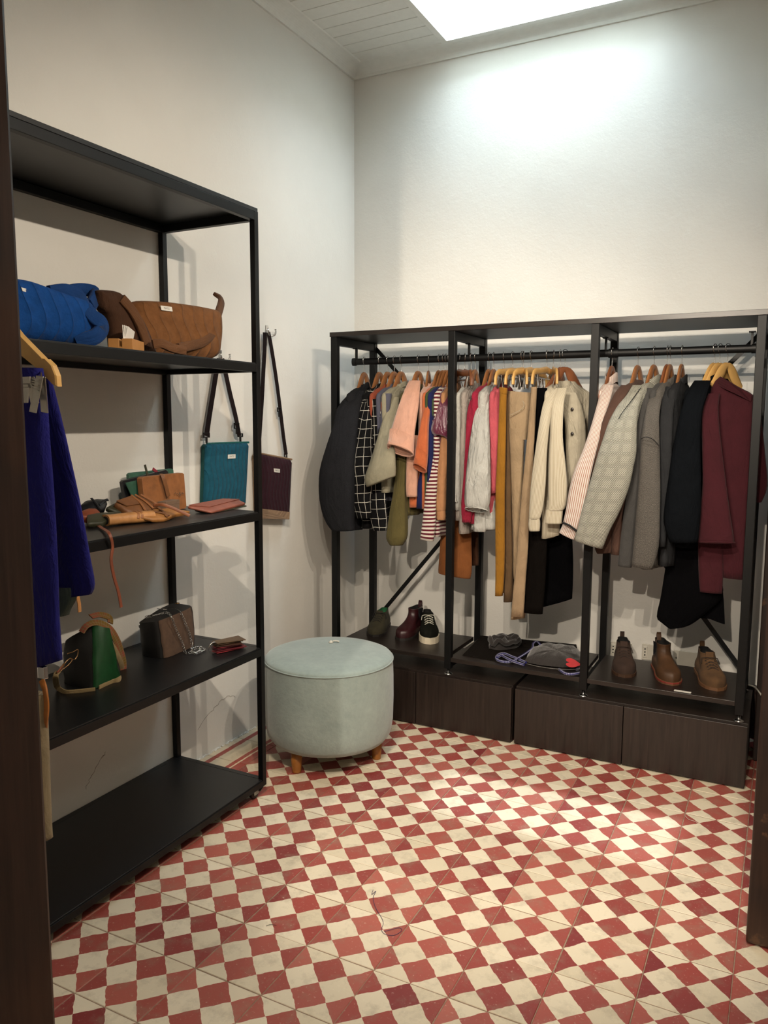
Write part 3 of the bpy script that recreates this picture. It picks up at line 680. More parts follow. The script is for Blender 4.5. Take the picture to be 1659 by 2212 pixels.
# 7 orange top
g, hx, yw = garment('blouse', 'burnt orange blouse with gathered short sleeve', 'blouse', 949, 2, 'wooden hanger holding the burnt orange blouse')
body(g, F['orange'], hx, yw, z_at(905, 1095, .80), .185, .024, .17, seed=8)
s_ = cloth_tube('puff_sleeve', F['orange'], g, [(930, 944, 846), (920, 936, 866), (911, 927, 905), (903, 925, 945), (896, 924, 985), (893, 1004, 921, 1018)], [.78, .74, .71, .69, .68, .68], .55, .06, 4, seed=11, htilt=.014)
cuff_ring(s_, F['orange'], (893, 1004), (921, 1018), .68, .014, .003)
cloth_tube('hem_panel', F['orange'], g, [(884, 906, 1010), (884, 904, 1060), (885, 900, 1096)], .75, .5, .04, seed=12)
# 8 green top and navy top
g, hx, yw = garment('top', 'forest green top showing as a thin strip beside the orange blouse', 'top', 958, 0, 'wooden hanger holding the forest green top')
body(g, F['green'], hx, yw, z_at(890, 1114, .80), .19, .016, .18, seed=9)
cloth_tube('sleeve', F['green'], g, [(934, 944, 862), (926, 936, 900), (922, 932, 940)], .738, .5, .04, seed=13)
g, hx, yw = garment('top', 'deep navy blue top left of the striped long-sleeved tee', 'top', 964, 0, 'wooden hanger holding the deep navy top')
body(g, F['navy'], hx, yw, z_at(915, 1100, .78), .19, .018, .185, seed=10)
cloth_tube('sleeve', F['navy'], g, [(936, 950, 872), (926, 944, 910), (920, 938, 980), (903, 926, 1040), (900, 922, 1098)], [.755, .75, .75, .75, .75], .5, .04, seed=14)
# 9 striped tee
g, hx, yw = garment('striped_tee', 'burgundy and white striped tee with long hanging sleeve', 'tee', 970, 4, 'wooden hanger holding the burgundy striped tee')
body(g, F['bstripe'], hx, yw, z_at(938, 1155, .80), .18, .022, .165, seed=11)
cloth_tube('sleeve', F['bstripe'], g, [(950, 962, 846), (942, 956, 872), (935, 952, 905), (930, 948, 945), (926, 947, 990), (922, 944, 1040), (917, 941, 1090), (912, 940, 1135), (908, 1164, 936, 1169)], [.81, .80, .79, .775, .75, .73, .715, .70, .70], .6, .05, seed=15)
# 10 velvet tee
g, hx, yw = garment('velvet_tee', 'shiny burgundy velvet tee with short sleeve behind the rack post', 'tee', 977, 6, 'wooden hanger holding the burgundy velvet tee')
body(g, F['velvet'], hx, yw, z_at(960, 1060, .85), .16, .022, .15, seed=12)
cloth_tube('sleeve', F['velvet'], g, [(956, 974, 842), (948, 971, 870), (940, 969, 900), (932, 928, 971, 938), (941, 945, 966, 950)], [.79, .745, .735, .732, .732], .5, .06, seed=16, htilt=.016)
# 11 tan sweatshirt
g, hx, yw = garment('sweatshirt', 'tan sweatshirt sleeve with cuff beside the first rack post', 'sweatshirt', 984, 4, 'wooden hanger beside the first rack post')
body(g, F['tan'], hx, yw, z_at(985, 1100, .85), .17, .024, .16, seed=13)
s_ = cloth_tube('sleeve', F['tan'], g, [(958, 976, 890), (953, 972, 950), (948, 968, 1000), (943, 964, 1050), (939, 963, 1090), (941, 962, 1104)], [.76, .75, .745, .742, .74, .74], .55, .06, seed=17)
cloth_tube('cuff', F['tan'], s_, [(943, 962, 1103), (942, 963, 1112), (944, 962, 1123)], .74, .55, .01)
# 12 cinnamon skirt and dark brown skirt on clip hangers
g, hx, yw = garment('skirt', 'cinnamon brown flared skirt hanging below the linen blouses', 'skirt', 991, 40, 'dark wooden clip hanger turned sideways behind the first rack post', M_HANGD, True)
cloth_tube('skirt_panel', F['brown'], g, [(968, 1006, 850), (965, 1010, 900), (960, 1013, 1000), (955, 1016, 1100), (950, 1018, 1180), (947, 1019, 1230), (949, 1238, 1016, 1250)], [.88, .87, .86, .85, .84, .84, .84], .35, .035, 5, tmax=.06, seed=18)
g, hx, yw = garment('skirt', 'dark brown skirt showing beside the second back post', 'skirt', 1004, 30, 'wooden clip hanger between the linen blouses and the post', M_HANGD, True)
cloth_tube('skirt_panel', F['dbrown'], g, [(1000, 1030, 860), (1004, 1031, 1000), (1008, 1033, 1120), (1010, 1034, 1190), (1012, 1034, 1221)], .955, .5, .05, tmax=.05, seed=19)
# 13 linen blouses
g, hx, yw = garment('linen_blouse', 'off-white linen blouse with gathered cuff right of the first post', 'blouse', 1018, 2, 'wooden hanger holding the off-white linen blouse')
body(g, F['linen'], hx, yw, z_at(1000, 1100, .80), .175, .018, .16, seed=14); collar(g, F['linen'], hx, yw, .06, .012)
s_ = cloth_tube('sleeve', F['linen'], g, [(994, 1010, 846), (988, 1004, 868), (983, 999, 905), (979, 993, 960), (975, 989, 1020), (970, 988, 1072), (972, 1080, 988, 1088)], [.78, .755, .75, .748, .745, .742, .742], .6, .07, 4, seed=20, htilt=.008)
cuff_ring(s_, F['linen'], (971, 1080), (988, 1086), .742, .008, .003, frill=.002)
g, hx, yw = garment('linen_blouse', 'taupe grey linen blouse between the off-white and crimson blouses', 'blouse', 1027, 4, 'wooden hanger holding the taupe linen blouse')
body(g, F['taupe'], hx, yw, z_at(1004, 1148, .82), .18, .024, .165, seed=15)
cloth_tube('sleeve', F['taupe'], g, [(998, 1018, 862), (993, 1014, 890), (990, 1006, 950), (988, 1003, 1010), (986, 1000, 1070), (984, 998, 1124)], .765, .6, .06, seed=21)
# 14 crimson
g, hx, yw = garment('linen_blouse', 'crimson red linen blouse left of the white gauze blouse', 'blouse', 1057, 0, 'wooden hanger holding the crimson blouse')
body(g, F['crimson'], hx, yw, z_at(1010, 1128, .76), .19, .024, .18, seed=16)
cloth_tube('sleeve', F['crimson'], g, [(1030, 1046, 846), (1015, 1038, 868), (1009, 1033, 900), (1006, 1030, 960), (1002, 1026, 1030), (997, 1022, 1090), (999, 1018, 1128)], [.78, .745, .73, .72, .715, .71, .71], .5, .06, seed=22)
# 15 white gauze
g, hx, yw = garment('gauze_blouse', 'white gauze blouse with full gathered sleeve in the middle bay', 'blouse', 1067, 3, 'wooden hanger holding the white gauze blouse')
body(g, F['gauze'], hx, yw, z_at(1050, 1144, .80), .18, .034, .185, seed=17, amp=.1); collar(g, F['gauze'], hx, yw, .06, .014)
s_ = cloth_tube('full_sleeve', F['gauze'], g, [(1038, 1062, 855), (1030, 1057, 880), (1024, 1056, 905), (1018, 1057, 945), (1012, 1058, 1000), (1007, 1059, 1060), (1006, 1057, 1088), (1008, 1097, 1052, 1103)], [.78, .74, .71, .69, .675, .67, .67, .67], .5, .10, 6, seed=23, htilt=.012)
cuff_ring(s_, F['gauze'], (1005, 1098), (1053, 1104), .67, .012, .0032, frill=.0015)
cloth_tube('hem_panel', F['gauze'], g, [(1030, 1068, 1060), (1022, 1070, 1110), (1017, 1072, 1143)], .755, .4, .07, seed=24)
# 16 coral
g, hx, yw = garment('linen_blouse', 'coral pink linen blouse left of the mustard trousers', 'blouse', 1089, 2, 'wooden hanger holding the coral pink blouse')
body(g, F['coral'], hx, yw, z_at(1070, 1110, .82), .175, .022, .16, seed=18)
cloth_tube('sleeve', F['coral'], g, [(1066, 1080, 838), (1058, 1079, 860), (1054, 1079, 910), (1056, 1078, 960), (1058, 1076, 1010), (1059, 1074, 1065)], [.79, .755, .74, .735, .735, .735], .5, .06, 4, seed=25)
cloth_tube('hem_panel', F['crimson'], g, [(1056, 1078, 1040), (1056, 1074, 1080), (1055, 1073, 1112)], .77, .5, .05, seed=26)
# ---------------- trousers and skirts on clip hangers
def trouser_leg(g, mat, S, depth, seed=1, thick=.5, name='leg', amp=.06): return cloth_tube(name, mat, g, S, depth, thick, amp, 3, seed=seed, tmax=.035)
def waistband(g, mat, e0, e1, depth, h=9):
    return cloth_tube('waistband', mat, g, [(e0[0] - 1, e0[1], e1[0] + 1, e1[1]), (e0[0] - 1, e0[1] + h * .5, e1[0] + 1, e1[1] + h * .5), (e0[0], e0[1] + h, e1[0], e1[1] + h)], depth, .5, .01)
g, hx, yw = garment('trousers', 'mustard yellow trousers on a clip hanger', 'trousers', 1108, -4, 'pale wooden clip hanger holding the mustard trousers', M_HANGL, True)
trouser_leg(g, F['mustard'], [(1080, 1095, 842), (1079, 1094, 870), (1077, 1093, 930), (1074, 1092, 1000), (1071, 1091, 1075), (1071, 1091, 1150), (1071, 1090, 1230), (1070, 1086, 1287)], .72, 1, .6); waistband(g, F['mustard'], (1080, 836), (1095, 838), .72, 14)
trouser_leg(g, F['mustard'], [(1086, 1100, 850), (1084, 1098, 1000), (1080, 1095, 1150), (1078, 1092, 1280)], .86, 2, .6)
g, hx, yw = garment('trousers', 'brown khaki trousers behind the mustard pair', 'trousers', 1128, -3, 'pale wooden clip hanger holding the brown khaki trousers', M_HANGL, True)
trouser_leg(g, F['khaki'], [(1094, 1112, 845), (1093, 1110, 900), (1091, 1108, 1000), (1091, 1106, 1100), (1091, 1108, 1200), (1088, 1107, 1300)], .765, 3, .6)
trouser_leg(g, F['khaki'], [(1100, 1114, 850), (1098, 1112, 1000), (1096, 1110, 1290)], .90, 4, .6)
g, hx, yw = garment('trousers', 'beige twill trousers with slanted pocket, waist facing the room', 'trousers', 1131, 22, 'pale wooden clip hanger holding the beige pocketed trousers', M_HANGL, True)
top = cloth_tube('hip', F['beige'], g, [(1101, 845, 1146, 848), (1100, 858, 1146, 861), (1100, 1145, 885), (1100, 1142, 915), (1101, 1138, 950)], [.76, .755, .75, .75, .75], .35, .02, 3, hem=False)
trouser_leg(g, F['beige'], [(1100, 1134, 925), (1103, 1132, 980), (1105, 1130, 1030), (1107, 1127, 1100), (1108, 1123, 1150), (1109, 1121, 1215), (1110, 1120, 1250)], .75, 5, .55)
pk = MB(); pk.tube(catmull([on_y(u, v, .714) for u, v in ((1102, 897), (1112, 892), (1122, 887), (1130, 880), (1132, 872), (1129, 866))], 4), .0011, 6); pk.obj('pocket_seam', F['creamplain'], top)
g, hx, yw = garment('trousers', 'long warm beige trousers, the longest pair on the rack', 'trousers', 1148, -6, 'pale wooden clip hanger holding the longest beige trousers', M_HANGL, True)
trouser_leg(g, F['beige2'], [(1147, 1160, 836), (1145, 1158, 870), (1140, 1155, 930), (1133, 1152, 1000), (1127, 1148, 1060), (1121, 1143, 1130), (1117, 1140, 1190), (1110, 1135, 1260), (1104, 1131, 1331)], .715, 6, .55)
trouser_leg(g, F['beige'], [(1150, 1166, 840), (1140, 1158, 1000), (1124, 1148, 1180), (1108, 1137, 1300), (1104, 1338, 1134, 1334)], .78, 7, .55)
g, hx, yw = garment('trousers', 'espresso black trousers right of the longest beige pair', 'trousers', 1182, -2, 'pale wooden clip hanger holding the espresso black trousers', M_HANGL, True)
cloth_tube('waist_panel', F['black'], g, [(1157, 1182, 838), (1156, 1182, 870), (1154, 1182, 930), (1150, 1184, 1010)], .765, .4, .02, seed=8)
trouser_leg(g, F['espresso'], [(1152, 1184, 1000), (1146, 1182, 1100), (1140, 1180, 1180), (1134, 1177, 1260), (1130, 1322, 1172, 1326)], .76, 9, .45)
g, hx, yw = garment('skirt', 'long black skirt below the cream striped shirts', 'skirt', 1196, 20, 'pale wooden clip hanger holding the long black skirt', M_HANGL, True)
cloth_tube('skirt_panel', F['black'], g, [(1165, 1215, 850), (1168, 1226, 1000), (1170, 1234, 1120), (1170, 1238, 1200), (1170, 1238, 1250), (1166, 1312, 1236, 1293)], .86, .35, .03, 5, tmax=.06, seed=10)
# ---------------- cream shirts
g, hx, yw = garment('striped_shirt', 'cream pinstriped shirt with buttoned cuff right of the trousers', 'shirt', 1211, -2, 'reddish wooden hanger holding the first cream striped shirt', M_HANGD)
body(g, F['cream'], hx, yw, z_at(1190, 1160, .80), .18, .022, .165, seed=20)
s_ = cloth_tube('sleeve', F['cream'], g, [(1188, 1206, 838), (1178, 1200, 860), (1170, 1191, 890), (1162, 1184, 940), (1155, 1180, 990), (1148, 1178, 1045), (1144, 1173, 1095), (1143, 1166, 1122)], [.78, .73, .70, .68, .675, .67, .67, .67], .55, .06, 4, seed=30)
cloth_tube('cuff', F['cream'], s_, [(1143, 1166, 1120), (1142, 1167, 1133), (1144, 1166, 1147)], .67, .5, .03)
g, hx, yw = garment('striped_shirt', 'cream shirt with striped sleeves and dark-buttoned plain front', 'shirt', 1221, -40, 'reddish wooden hanger holding the cream shirt with dark buttons', M_HANGD)
bd = body(g, F['creamplain'], hx, math.radians(-40), z_at(1200, 1150, .80), .14, .030, .14, seed=21); collar(g, F['creamplain'], hx, math.radians(-40), .05, .010, .075)
s_ = cloth_tube('sleeve', F['cream2'], g, [(1204, 1226, 838), (1194, 1220, 860), (1190, 1217, 895), (1188, 1216, 945), (1185, 1222, 1000), (1184, 1226, 1050), (1184, 1224, 1090), (1182, 1216, 1103)], [.78, .73, .70, .685, .68, .68, .68, .68], .5, .05, 4, seed=31)
cloth_tube('cuff', F['cream2'], s_, [(1180, 1216, 1101), (1178, 1215, 1118), (1178, 1214, 1131)], .68, .45, .03)
cloth_tube('hem_panel', F['cream2'], g, [(1172, 1216, 1080), (1172, 1212, 1120), (1175, 1164, 1208, 1156)], .755, .3, .04, seed=32)
cloth_tube('front', F['creamplain'], g, [(1214, 1246, 848), (1216, 1258, 880), (1220, 1264, 920), (1222, 1264, 980), (1224, 1256, 1030), (1224, 1244, 1085)], [.88, .86, .85, .84, .83, .82], .22, .03, 3, hem=False, seed=33)
b = MB()
for u, v, d_ in ((1236, 884, .836), (1236, 937, .822)):
    b = MB(); p = on_y(u, v, d_); b.lathe([(0, 0), (.0062, 0), (.0068, .0015), (.0055, .0032), (0, .0026)], 14, Matrix.Translation(p) @ Matrix.Rotation(math.pi / 2, 4, 'X')); b.obj('button', M_BTN, g)
# ---------------- right bay
g, hx, yw = garment('striped_blouse', 'white blouse with fine red stripes and ruffled neck at the third post', 'blouse', 1323, -4, 'reddish wooden hanger beside the third rack post', M_HANGD)
body(g, F['redstripe'], hx, yw, z_at(1270, 1120, .76), .17, .022, .15, seed=22)
c_ = collar(g, F['redstripe'], hx, yw, .058, .026, .062, 'ruffled_collar')
s_ = cloth_tube('sleeve', F['redstripe'], g, [(1302, 1326, 832), (1294, 1320, 858), (1284, 1308, 895), (1272, 1298, 935), (1258, 1288, 975), (1240, 1278, 1018), (1229, 1270, 1060), (1223, 1262, 1098), (1216, 1130, 1250, 1150)], [.79, .73, .69, .66, .64, .625, .62, .615, .61], .5, .05, 4, seed=34)
cloth_tube('cuff', F['redstripe'], s_, [(1216, 1131, 1247, 1149), (1212, 1141, 1244, 1158), (1208, 1150, 1241, 1166)], .61, .5, .02)
b = MB(); b.tube([on_y(1216, 1129, .588), on_y(1230, 1135, .572), on_y(1246, 1147, .588)], .0042, 6); b.obj('black_cuff_tie', M_DARKIN, s_)
g, hx, yw = garment('coat', 'brown boiled wool coat between red-striped blouse and houndstooth coat', 'coat', 1379, -8, 'wooden hanger holding the brown wool coat')
body(g, F['brownwool'], hx, yw, z_at(1310, 1190, .80), .19, .030, .19, seed=23)
cloth_tube('sleeve', F['brownwool'], g, [(1342, 1366, 832), (1328, 1356, 850), (1314, 1340, 880), (1300, 1326, 915), (1287, 1314, 955), (1276, 1304, 1000), (1266, 1296, 1060), (1262, 1290, 1110)], [.78, .72, .69, .67, .66, .655, .65, .65], .45, .04, seed=35)
cloth_tube('hem_panel', F['brownwool'], g, [(1296, 1340, 1080), (1288, 1338, 1140), (1284, 1337, 1180), (1290, 1196, 1336, 1192)], .745, .4, .03, seed=36)
g, hx, yw = garment('coat', 'black and white houndstooth tweed coat hanging in front of the third post', 'coat', 1414, -10, 'wooden hanger holding the houndstooth coat')
body(g, F['tweed'], hx, yw, z_at(1350, 1150, .82), .185, .034, .17, seed=24); collar(g, F['tweed'], hx, yw, .066, .022)
s_ = cloth_tube('sleeve', F['tweed'], g, [(1366, 1392, 832), (1350, 1388, 855), (1332, 1380, 880), (1316, 1376, 910), (1304, 1375, 945), (1293, 1374, 978), (1284, 1368, 1010), (1274, 1361, 1045), (1264, 1350, 1078), (1254, 1334, 1115), (1246, 1318, 1145), (1241, 1166, 1302, 1185)], [.79, .72, .68, .65, .635, .625, .62, .615, .61, .605, .60, .60], .5, .025, 3, seed=37, tmax=.07)
b = MB(); b.tube(catmull([on_y(u, v, d) for u, v, d in ((1384, 838, .735), (1362, 868, .66), (1345, 890, .62), (1336, 905, .598))], 5), .0014, 6); b.obj('shoulder_seam', M_DARKIN, s_)
g, hx, yw = garment('coat', 'mid grey wool coat just right of the houndstooth sleeve', 'coat', 1443, -8, 'wooden hanger holding the mid grey coat', M_HANGD)
body(g, F['greyA'], hx, yw, z_at(1350, 1222, .76), .19, .026, .19, seed=25)
cloth_tube('sleeve', F['greyA'], g, [(1398, 1420, 838), (1388, 1412, 865), (1378, 1402, 910), (1373, 1396, 960), (1368, 1392, 1020), (1352, 1386, 1080), (1342, 1376, 1150), (1337, 1370, 1200), (1335, 1222, 1364, 1226)], [.78, .74, .72, .70, .69, .69, .69, .69, .69], .45, .03, seed=38)
g, hx, yw = garment('coat', 'grey melange wool coat with long straight sleeve in the right bay', 'coat', 1449, -6, 'wooden hanger holding the grey melange coat')
body(g, F['greyB'], hx, yw, z_at(1390, 1222, .76), .18, .030, .18, seed=26); collar(g, F['greyB'], hx, yw, .062, .018)
s_ = cloth_tube('sleeve', F['greyB'], g, [(1410, 1434, 842), (1400, 1428, 868), (1392, 1424, 900), (1385, 1424, 945), (1382, 1425, 1000), (1378, 1426, 1060), (1373, 1425, 1120), (1368, 1423, 1180), (1364, 1222, 1410, 1230)], [.77, .71, .68, .66, .65, .645, .64, .64, .64], .55, .02, seed=39)
b = MB(); b.tube(catmull([on_y(u, v, d) for u, v, d in ((1385, 948, .628), (1396, 944, .606), (1410, 949, .607), (1423, 962, .632))], 5), .0016, 6); b.obj('armhole_seam', M_DARKIN, s_)
g, hx, yw = garment('jacket', 'dark slate grey jacket left of the long black coat', 'jacket', 1474, -4, 'wooden hanger holding the dark slate jacket')
body(g, F['greyC'], hx, yw, z_at(1440, 1215, .82), .18, .030, .18, seed=27); collar(g, F['greyC'], hx, yw, .06, .02)
cloth_tube('sleeve', F['greyC'], g, [(1438, 1462, 835), (1430, 1458, 865), (1426, 1454, 905), (1424, 1452, 960), (1424, 1450, 1030), (1424, 1444, 1110), (1424, 1438, 1180)], [.78, .73, .705, .695, .69, .69, .69], .55, .03, seed=40)
g, hx, yw = garment('coat', 'navy black wool coat with wide sleeve left of the burgundy coat', 'coat', 1545, -24, 'honey wooden hanger holding the navy black coat', M_HANGL)
body(g, F['navyblack'], hx, yw, z_at(1500, 1180, .80), .19, .034, .185, seed=28); collar(g, F['navyblack'], hx, yw, .07, .022)
s_ = cloth_tube('sleeve', F['navyblack'], g, [(1500, 1536, 822), (1486, 1530, 845), (1472, 1518, 885), (1462, 1514, 930), (1452, 1514, 980), (1444, 1515, 1035), (1436, 1515, 1090), (1434, 1512, 1130), (1446, 1508, 1171)], [.80, .73, .695, .68, .675, .67, .67, .67, .67], .5, .02, seed=41, tmax=.06)
g, hx, yw = garment('long_dress', 'long black dress reaching lowest in the right bay', 'dress', 1556, -30, 'honey wooden hanger behind the navy black coat', M_HANGL, L=.09)
body(g, F['black'], hx, yw, z_at(1500, 1170, .85), .18, .026, .20, seed=29)
cloth_tube('skirt_panel', F['black'], g, [(1452, 1556, 1120), (1442, 1557, 1190), (1434, 1557, 1240), (1426, 1558, 1290), (1418, 1332, 1520, 1328), (1430, 1346, 1494, 1348), (1446, 1358, 1480, 1354)], .80, .22, .03, 5, tmax=.05, seed=42, hem=False)
cloth_tube('skirt_panel', F['black'], g, [(1500, 1556, 1180), (1502, 1558, 1240), (1504, 1326, 1564, 1300), (1530, 1334, 1566, 1348)], .835, .3, .03, 5, tmax=.04, seed=43, hem=False)
# burgundy coat: broad front turned to the room
g, hx, yw = garment('coat', 'burgundy wool coat at the right end of the rack', 'coat', 1573, -34, 'honey wooden hanger holding the burgundy coat at the right end', M_HANGL, L=.085)
yb = math.radians(0)
cloth_tube('body', F['maroon'], g, [(1556, 813, 1600, 838), (1538, 832, 1628, 854), (1524, 1632, 880), (1520, 1634, 930), (1520, 1634, 1000), (1522, 1630, 1060), (1530, 1622, 1120), (1545, 1612, 1180), (1556, 1246, 1606, 1252)], [.86, .84, .82, .815, .81, .81, .80, .79, .79], .4, .015, 3, seed=44, tmax=.055)
s_ = cloth_tube('sleeve', F['maroon'], g, [(1530, 1556, 850), (1519, 1552, 878), (1515, 1554, 920), (1516, 1560, 975), (1517, 1568, 1040), (1513, 1575, 1095), (1510, 1581, 1135), (1507, 1171, 1587, 1173)], [.78, .745, .73, .72, .715, .71, .71, .71], .45, .02, seed=45)
cuff_ring(s_, F['maroon'], (1507, 1170), (1587, 1172), .71, .004, .0028, .45)
cloth_tube('lining_panel', F['maroon'], g, [(1508, 1562, 1130), (1508, 1562, 1200), (1510, 1562, 1250), (1512, 1278, 1560, 1282)], .775, .35, .03, seed=46)
cloth_tube('sleeve', F['maroon'], g, [(1624, 1640, 880), (1632, 1648, 930), (1634, 1654, 990), (1634, 1658, 1050), (1634, 1645, 1085)], [.86, .85, .85, .85, .85], .6, .03, seed=47)
cl = MB(); P0 = [on_y(u, v, d) for u, v, d in ((1556, 814, .83), (1575, 826, .80), (1600, 840, .79), (1624, 853, .80), (1622, 868, .80), (1600, 856, .785), (1570, 842, .79), (1548, 832, .825))]
cl.rings([[p for p in P0], [p + Vector((0, .012, 0)) for p in P0]], smooth=False); cl.obj('collar', F['maroon'], g)
# ================================================================== shoes and things on the rack's lower shelf
SHZ = 0.3287
def foot_outline(L, W, n=15):
    def hw(t): 
        base = .70 + .0 * t
        k = [(0, .0), (.03, .40), (.10, .66), (.25, .72), (.42, .74), (.58, .90), (.70, 1.0), (.80, .97), (.90, .78), (.96, .50), (1, .0)]
        for (a, va), (b_, vb) in zip(k, k[1:]):
            if t <= b_: f = (t - a) / (b_ - a); return va + (vb - va) * f
        return 0
    ts = [.5 - .5 * math.cos(math.pi * i / n) for i in range(n + 1)]
    return [(t, hw(t)) for t in ts]
def slice_ring(x0, x1, W, z, FO, skew=.0):
    up = [(x0 + (x1 - x0) * t, W * w_, z) for t, w_ in FO]; dn = [(x0 + (x1 - x0) * t, -W * w_, z) for t, w_ in FO[-2:0:-1]]
    return [Vector(p) for p in up + dn]
def shoe(name, label, toe_px, turn, kind, mat, sole_mat, L=.27, W=.047, lace_mat=None, lining=None, sole_h=.012, welt=None, scale=1.0):
    toe = on_z(*toe_px, SHZ); v = Vector((CAM.x - toe.x, CAM.y - toe.y)).normalized(); a = math.atan2(v.y, v.x) + math.radians(turn)
    heel = toe - Vector((math.cos(a), math.sin(a), 0)) * L * scale
    t = thing(name, label, 'shoe', 'single display shoes on the lower shelf', loc=(heel.x, heel.y, SHZ), rot=(0, 0, a)); t.scale = (scale,) * 3
    FO = foot_outline(L, W)
    b = MB(); b.rings([slice_ring(-.004, L + .004, W * 1.06, z, FO) for z in (0, .002, sole_h - .002, sole_h)], smooth=False); so = b.obj('sole', sole_mat, t)
    if welt is not None:
        b = MB(); b.rings([slice_ring(-.005, L + .005, W * 1.085, z, FO) for z in (sole_h - .006, sole_h - .001)], smooth=False); b.obj('welt', welt, so)
    h = sole_h
    if kind == 'boot': P = [(0, 0, 1, .97), (.014, -.001, 1, 1.0), (.028, 0, .985, .97), (.040, .001, .945, .86), (.050, .003, .86, .76), (.060, .005, .74, .69), (.075, .008, .62, .64), (.095, .010, .53, .60), (.120, .008, .475, .58), (.145, .003, .47, .60), (.155, .0, .475, .61)]
    elif kind == 'mid': P = [(0, 0, 1, .97), (.014, -.001, 1, 1.0), (.028, 0, .985, .96), (.040, .001, .94, .84), (.050, .003, .84, .76), (.060, .005, .72, .70), (.074, .008, .61, .66), (.088, .010, .52, .63), (.104, .010, .46, .60), (.112, .008, .45, .60)]
    else: P = [(0, 0, 1, .97), (.012, -.001, 1, 1.0), (.024, 0, .985, .97), (.034, .001, .945, .86), (.043, .003, .85, .77), (.052, .005, .73, .70), (.063, .008, .62, .64), (.074, .010, .53, .60), (.082, .009, .47, .58)]
    zf = {'boot': .64, 'mid': .72, 'low': .86}[kind]; P = [(z if z < .03 else .03 + (z - .03) * zf, a_, b_, c_) for z, a_, b_, c_ in P]
    SS = smooth_stations(P, 2)
    b = MB(); RG = [slice_ring(x0, x1 * L, W * w_, h + z, FO) for z, x0, x1, w_ in SS]
    c = sum(RG[-1], Vector()) / len(RG[-1])
    RG.append([c + (p - c) * .90 for p in RG[-1]])
    b.rings(RG, True, False); b.obj('upper', mat, t)
    b = MB(); top = RG[-1]; b.rings([top, [p + Vector((0, 0, -.012)) for p in top], [c + (p - c) * .6 + Vector((0, 0, -.035)) for p in top]], False, True); b.obj('lining', lining or M_DARKIN, t)
    ztop = h + P[-1][0]
    # pull tab at the heel
    if kind != 'low': b = MB(); b.ribbon([(.004, 0, ztop - .02), (-.003, 0, ztop + .006), (.002, 0, ztop + .020), (.008, 0, ztop + .008), (.010, 0, ztop - .012)], .018, .0016, (0, 1, 0)); b.obj('pull_tab', mat, t)
    def surf(x, frac=1.0):   # height of the instep at x
        for (z0, _, a0, w0), (z1, _, a1, w1) in zip(SS, SS[1:]):
            if a1 * L <= x <= a0 * L: f = (a0 * L - x) / max(1e-6, (a0 - a1) * L); return h + z0 + (z1 - z0) * f
        return ztop
    if lace_mat is not None:
        b = MB()
        nl = 4
        for k in range(nl):
            x = L * (.52 + .065 * k); z = surf(x) + .0015
            for sg in (1, -1):
                b.tube([(x + .006, sg * .021, z - .006), (x + .002, sg * .010, z - .0005), (x - .003, 0, z + .001), (x - .009, -sg * .010, z + .001), (x - .014, -sg * .020, z - .003)], .0019, 6)
        b.tube([(L * .50, 0, surf(L * .5) + .003), (L * .53, .018, surf(L * .52) + .009), (L * .49, .030, surf(L * .5)), (L * .55, .036, surf(L * .5) - .018)], .0018, 6); b.tube([(L * .50, 0, surf(L * .5) + .003), (L * .53, -.018, surf(L * .52) + .009), (L * .49, -.030, surf(L * .5)), (L * .56, -.034, surf(L * .5) - .016)], .0018, 6)
        b.obj('laces', lace_mat, t)
        b = MB(); x0, x1 = L * .74, L * .47; Q = [(x0, surf(x0) - .001), (L * .66, surf(L * .66) + .0006), (L * .58, surf(L * .58) + .0006), (L * .5, surf(L * .5) + .001), (L * .47, ztop + .012)]
        b.ribbon([(x, 0, z - .001) for x, z in Q], .03, .002, (0, 1, 0)); b.obj('tongue', mat, t)
    elif kind == 'boot':
        for sg in (1, -1):
            b = MB()
            P2 = [Vector((L * .20 + .012 * math.cos(k), sg * (W * .62), h + .05 + .04 * math.sin(k))) for k in ()]
            b.ribbon([(L * .24, sg * W * .615, ztop - .004), (L * .25, sg * W * .60, ztop - .022), (L * .26, sg * W * .64, ztop - .040), (L * .27, sg * W * .70, ztop - .056)], .05, .0022, (1, 0, 0), widths=[.055, .050, .036, .012]); b.obj('elastic_gore', F['charcoal'], t)
    return t
def leather(name, col, rough=.5, var=.25): return plain(name, col, rough, var=var, scale=22, bump=.25, bscale=260)
M_SOLE_D = plain('dark_sole', '17120f', .6); M_SOLE_B = plain('brown_sole', '3b2617', .6); M_SOLE_T = plain('tan_sole', '5f4028', .6); M_SOLE_W = plain('white_rubber', 'cfc4ad', .55, var=.06)
shoe('derby_shoe', 'olive green suede lace-up shoe at the left end of the shelf', (806, 1376), -14, 'low', leather('olive_suede', '312d1c', .9), M_SOLE_D, lace_mat=plain('dark_lace', '15130f', .8), lining=plain('green_lining', '155a34', .8), W=.046, sole_h=.010)
shoe('chelsea_boot', 'dark burgundy leather ankle boot between green shoe and sneaker', (864, 1384), -24, 'boot', leather('burgundy_leather', '2e0f13', .42), M_SOLE_D, W=.044, L=.25)
shoe('sneaker', 'black canvas sneaker with white platform sole and white laces', (929, 1392), 4, 'low', fabric('black_canvas', '1b1c18'), M_SOLE_W, lace_mat=plain('white_lace', 'c9c6b8', .8), W=.046, sole_h=.030)
shoe('derby_shoe', 'dark brown suede lace-up ankle shoe right of the third post', (1350, 1464), 4, 'mid', leather('dark_brown_suede', '301f16', .9), M_SOLE_B, lace_mat=plain('brown_lace', '22160f', .8), W=.048)
shoe('chelsea_boot', 'tan brown leather ankle boot, middle of the three brown shoes', (1453, 1481), 14, 'boot', leather('tan_leather', '452c16', .62), M_SOLE_T, W=.047, welt=plain('red_welt', '7d2a24', .6))
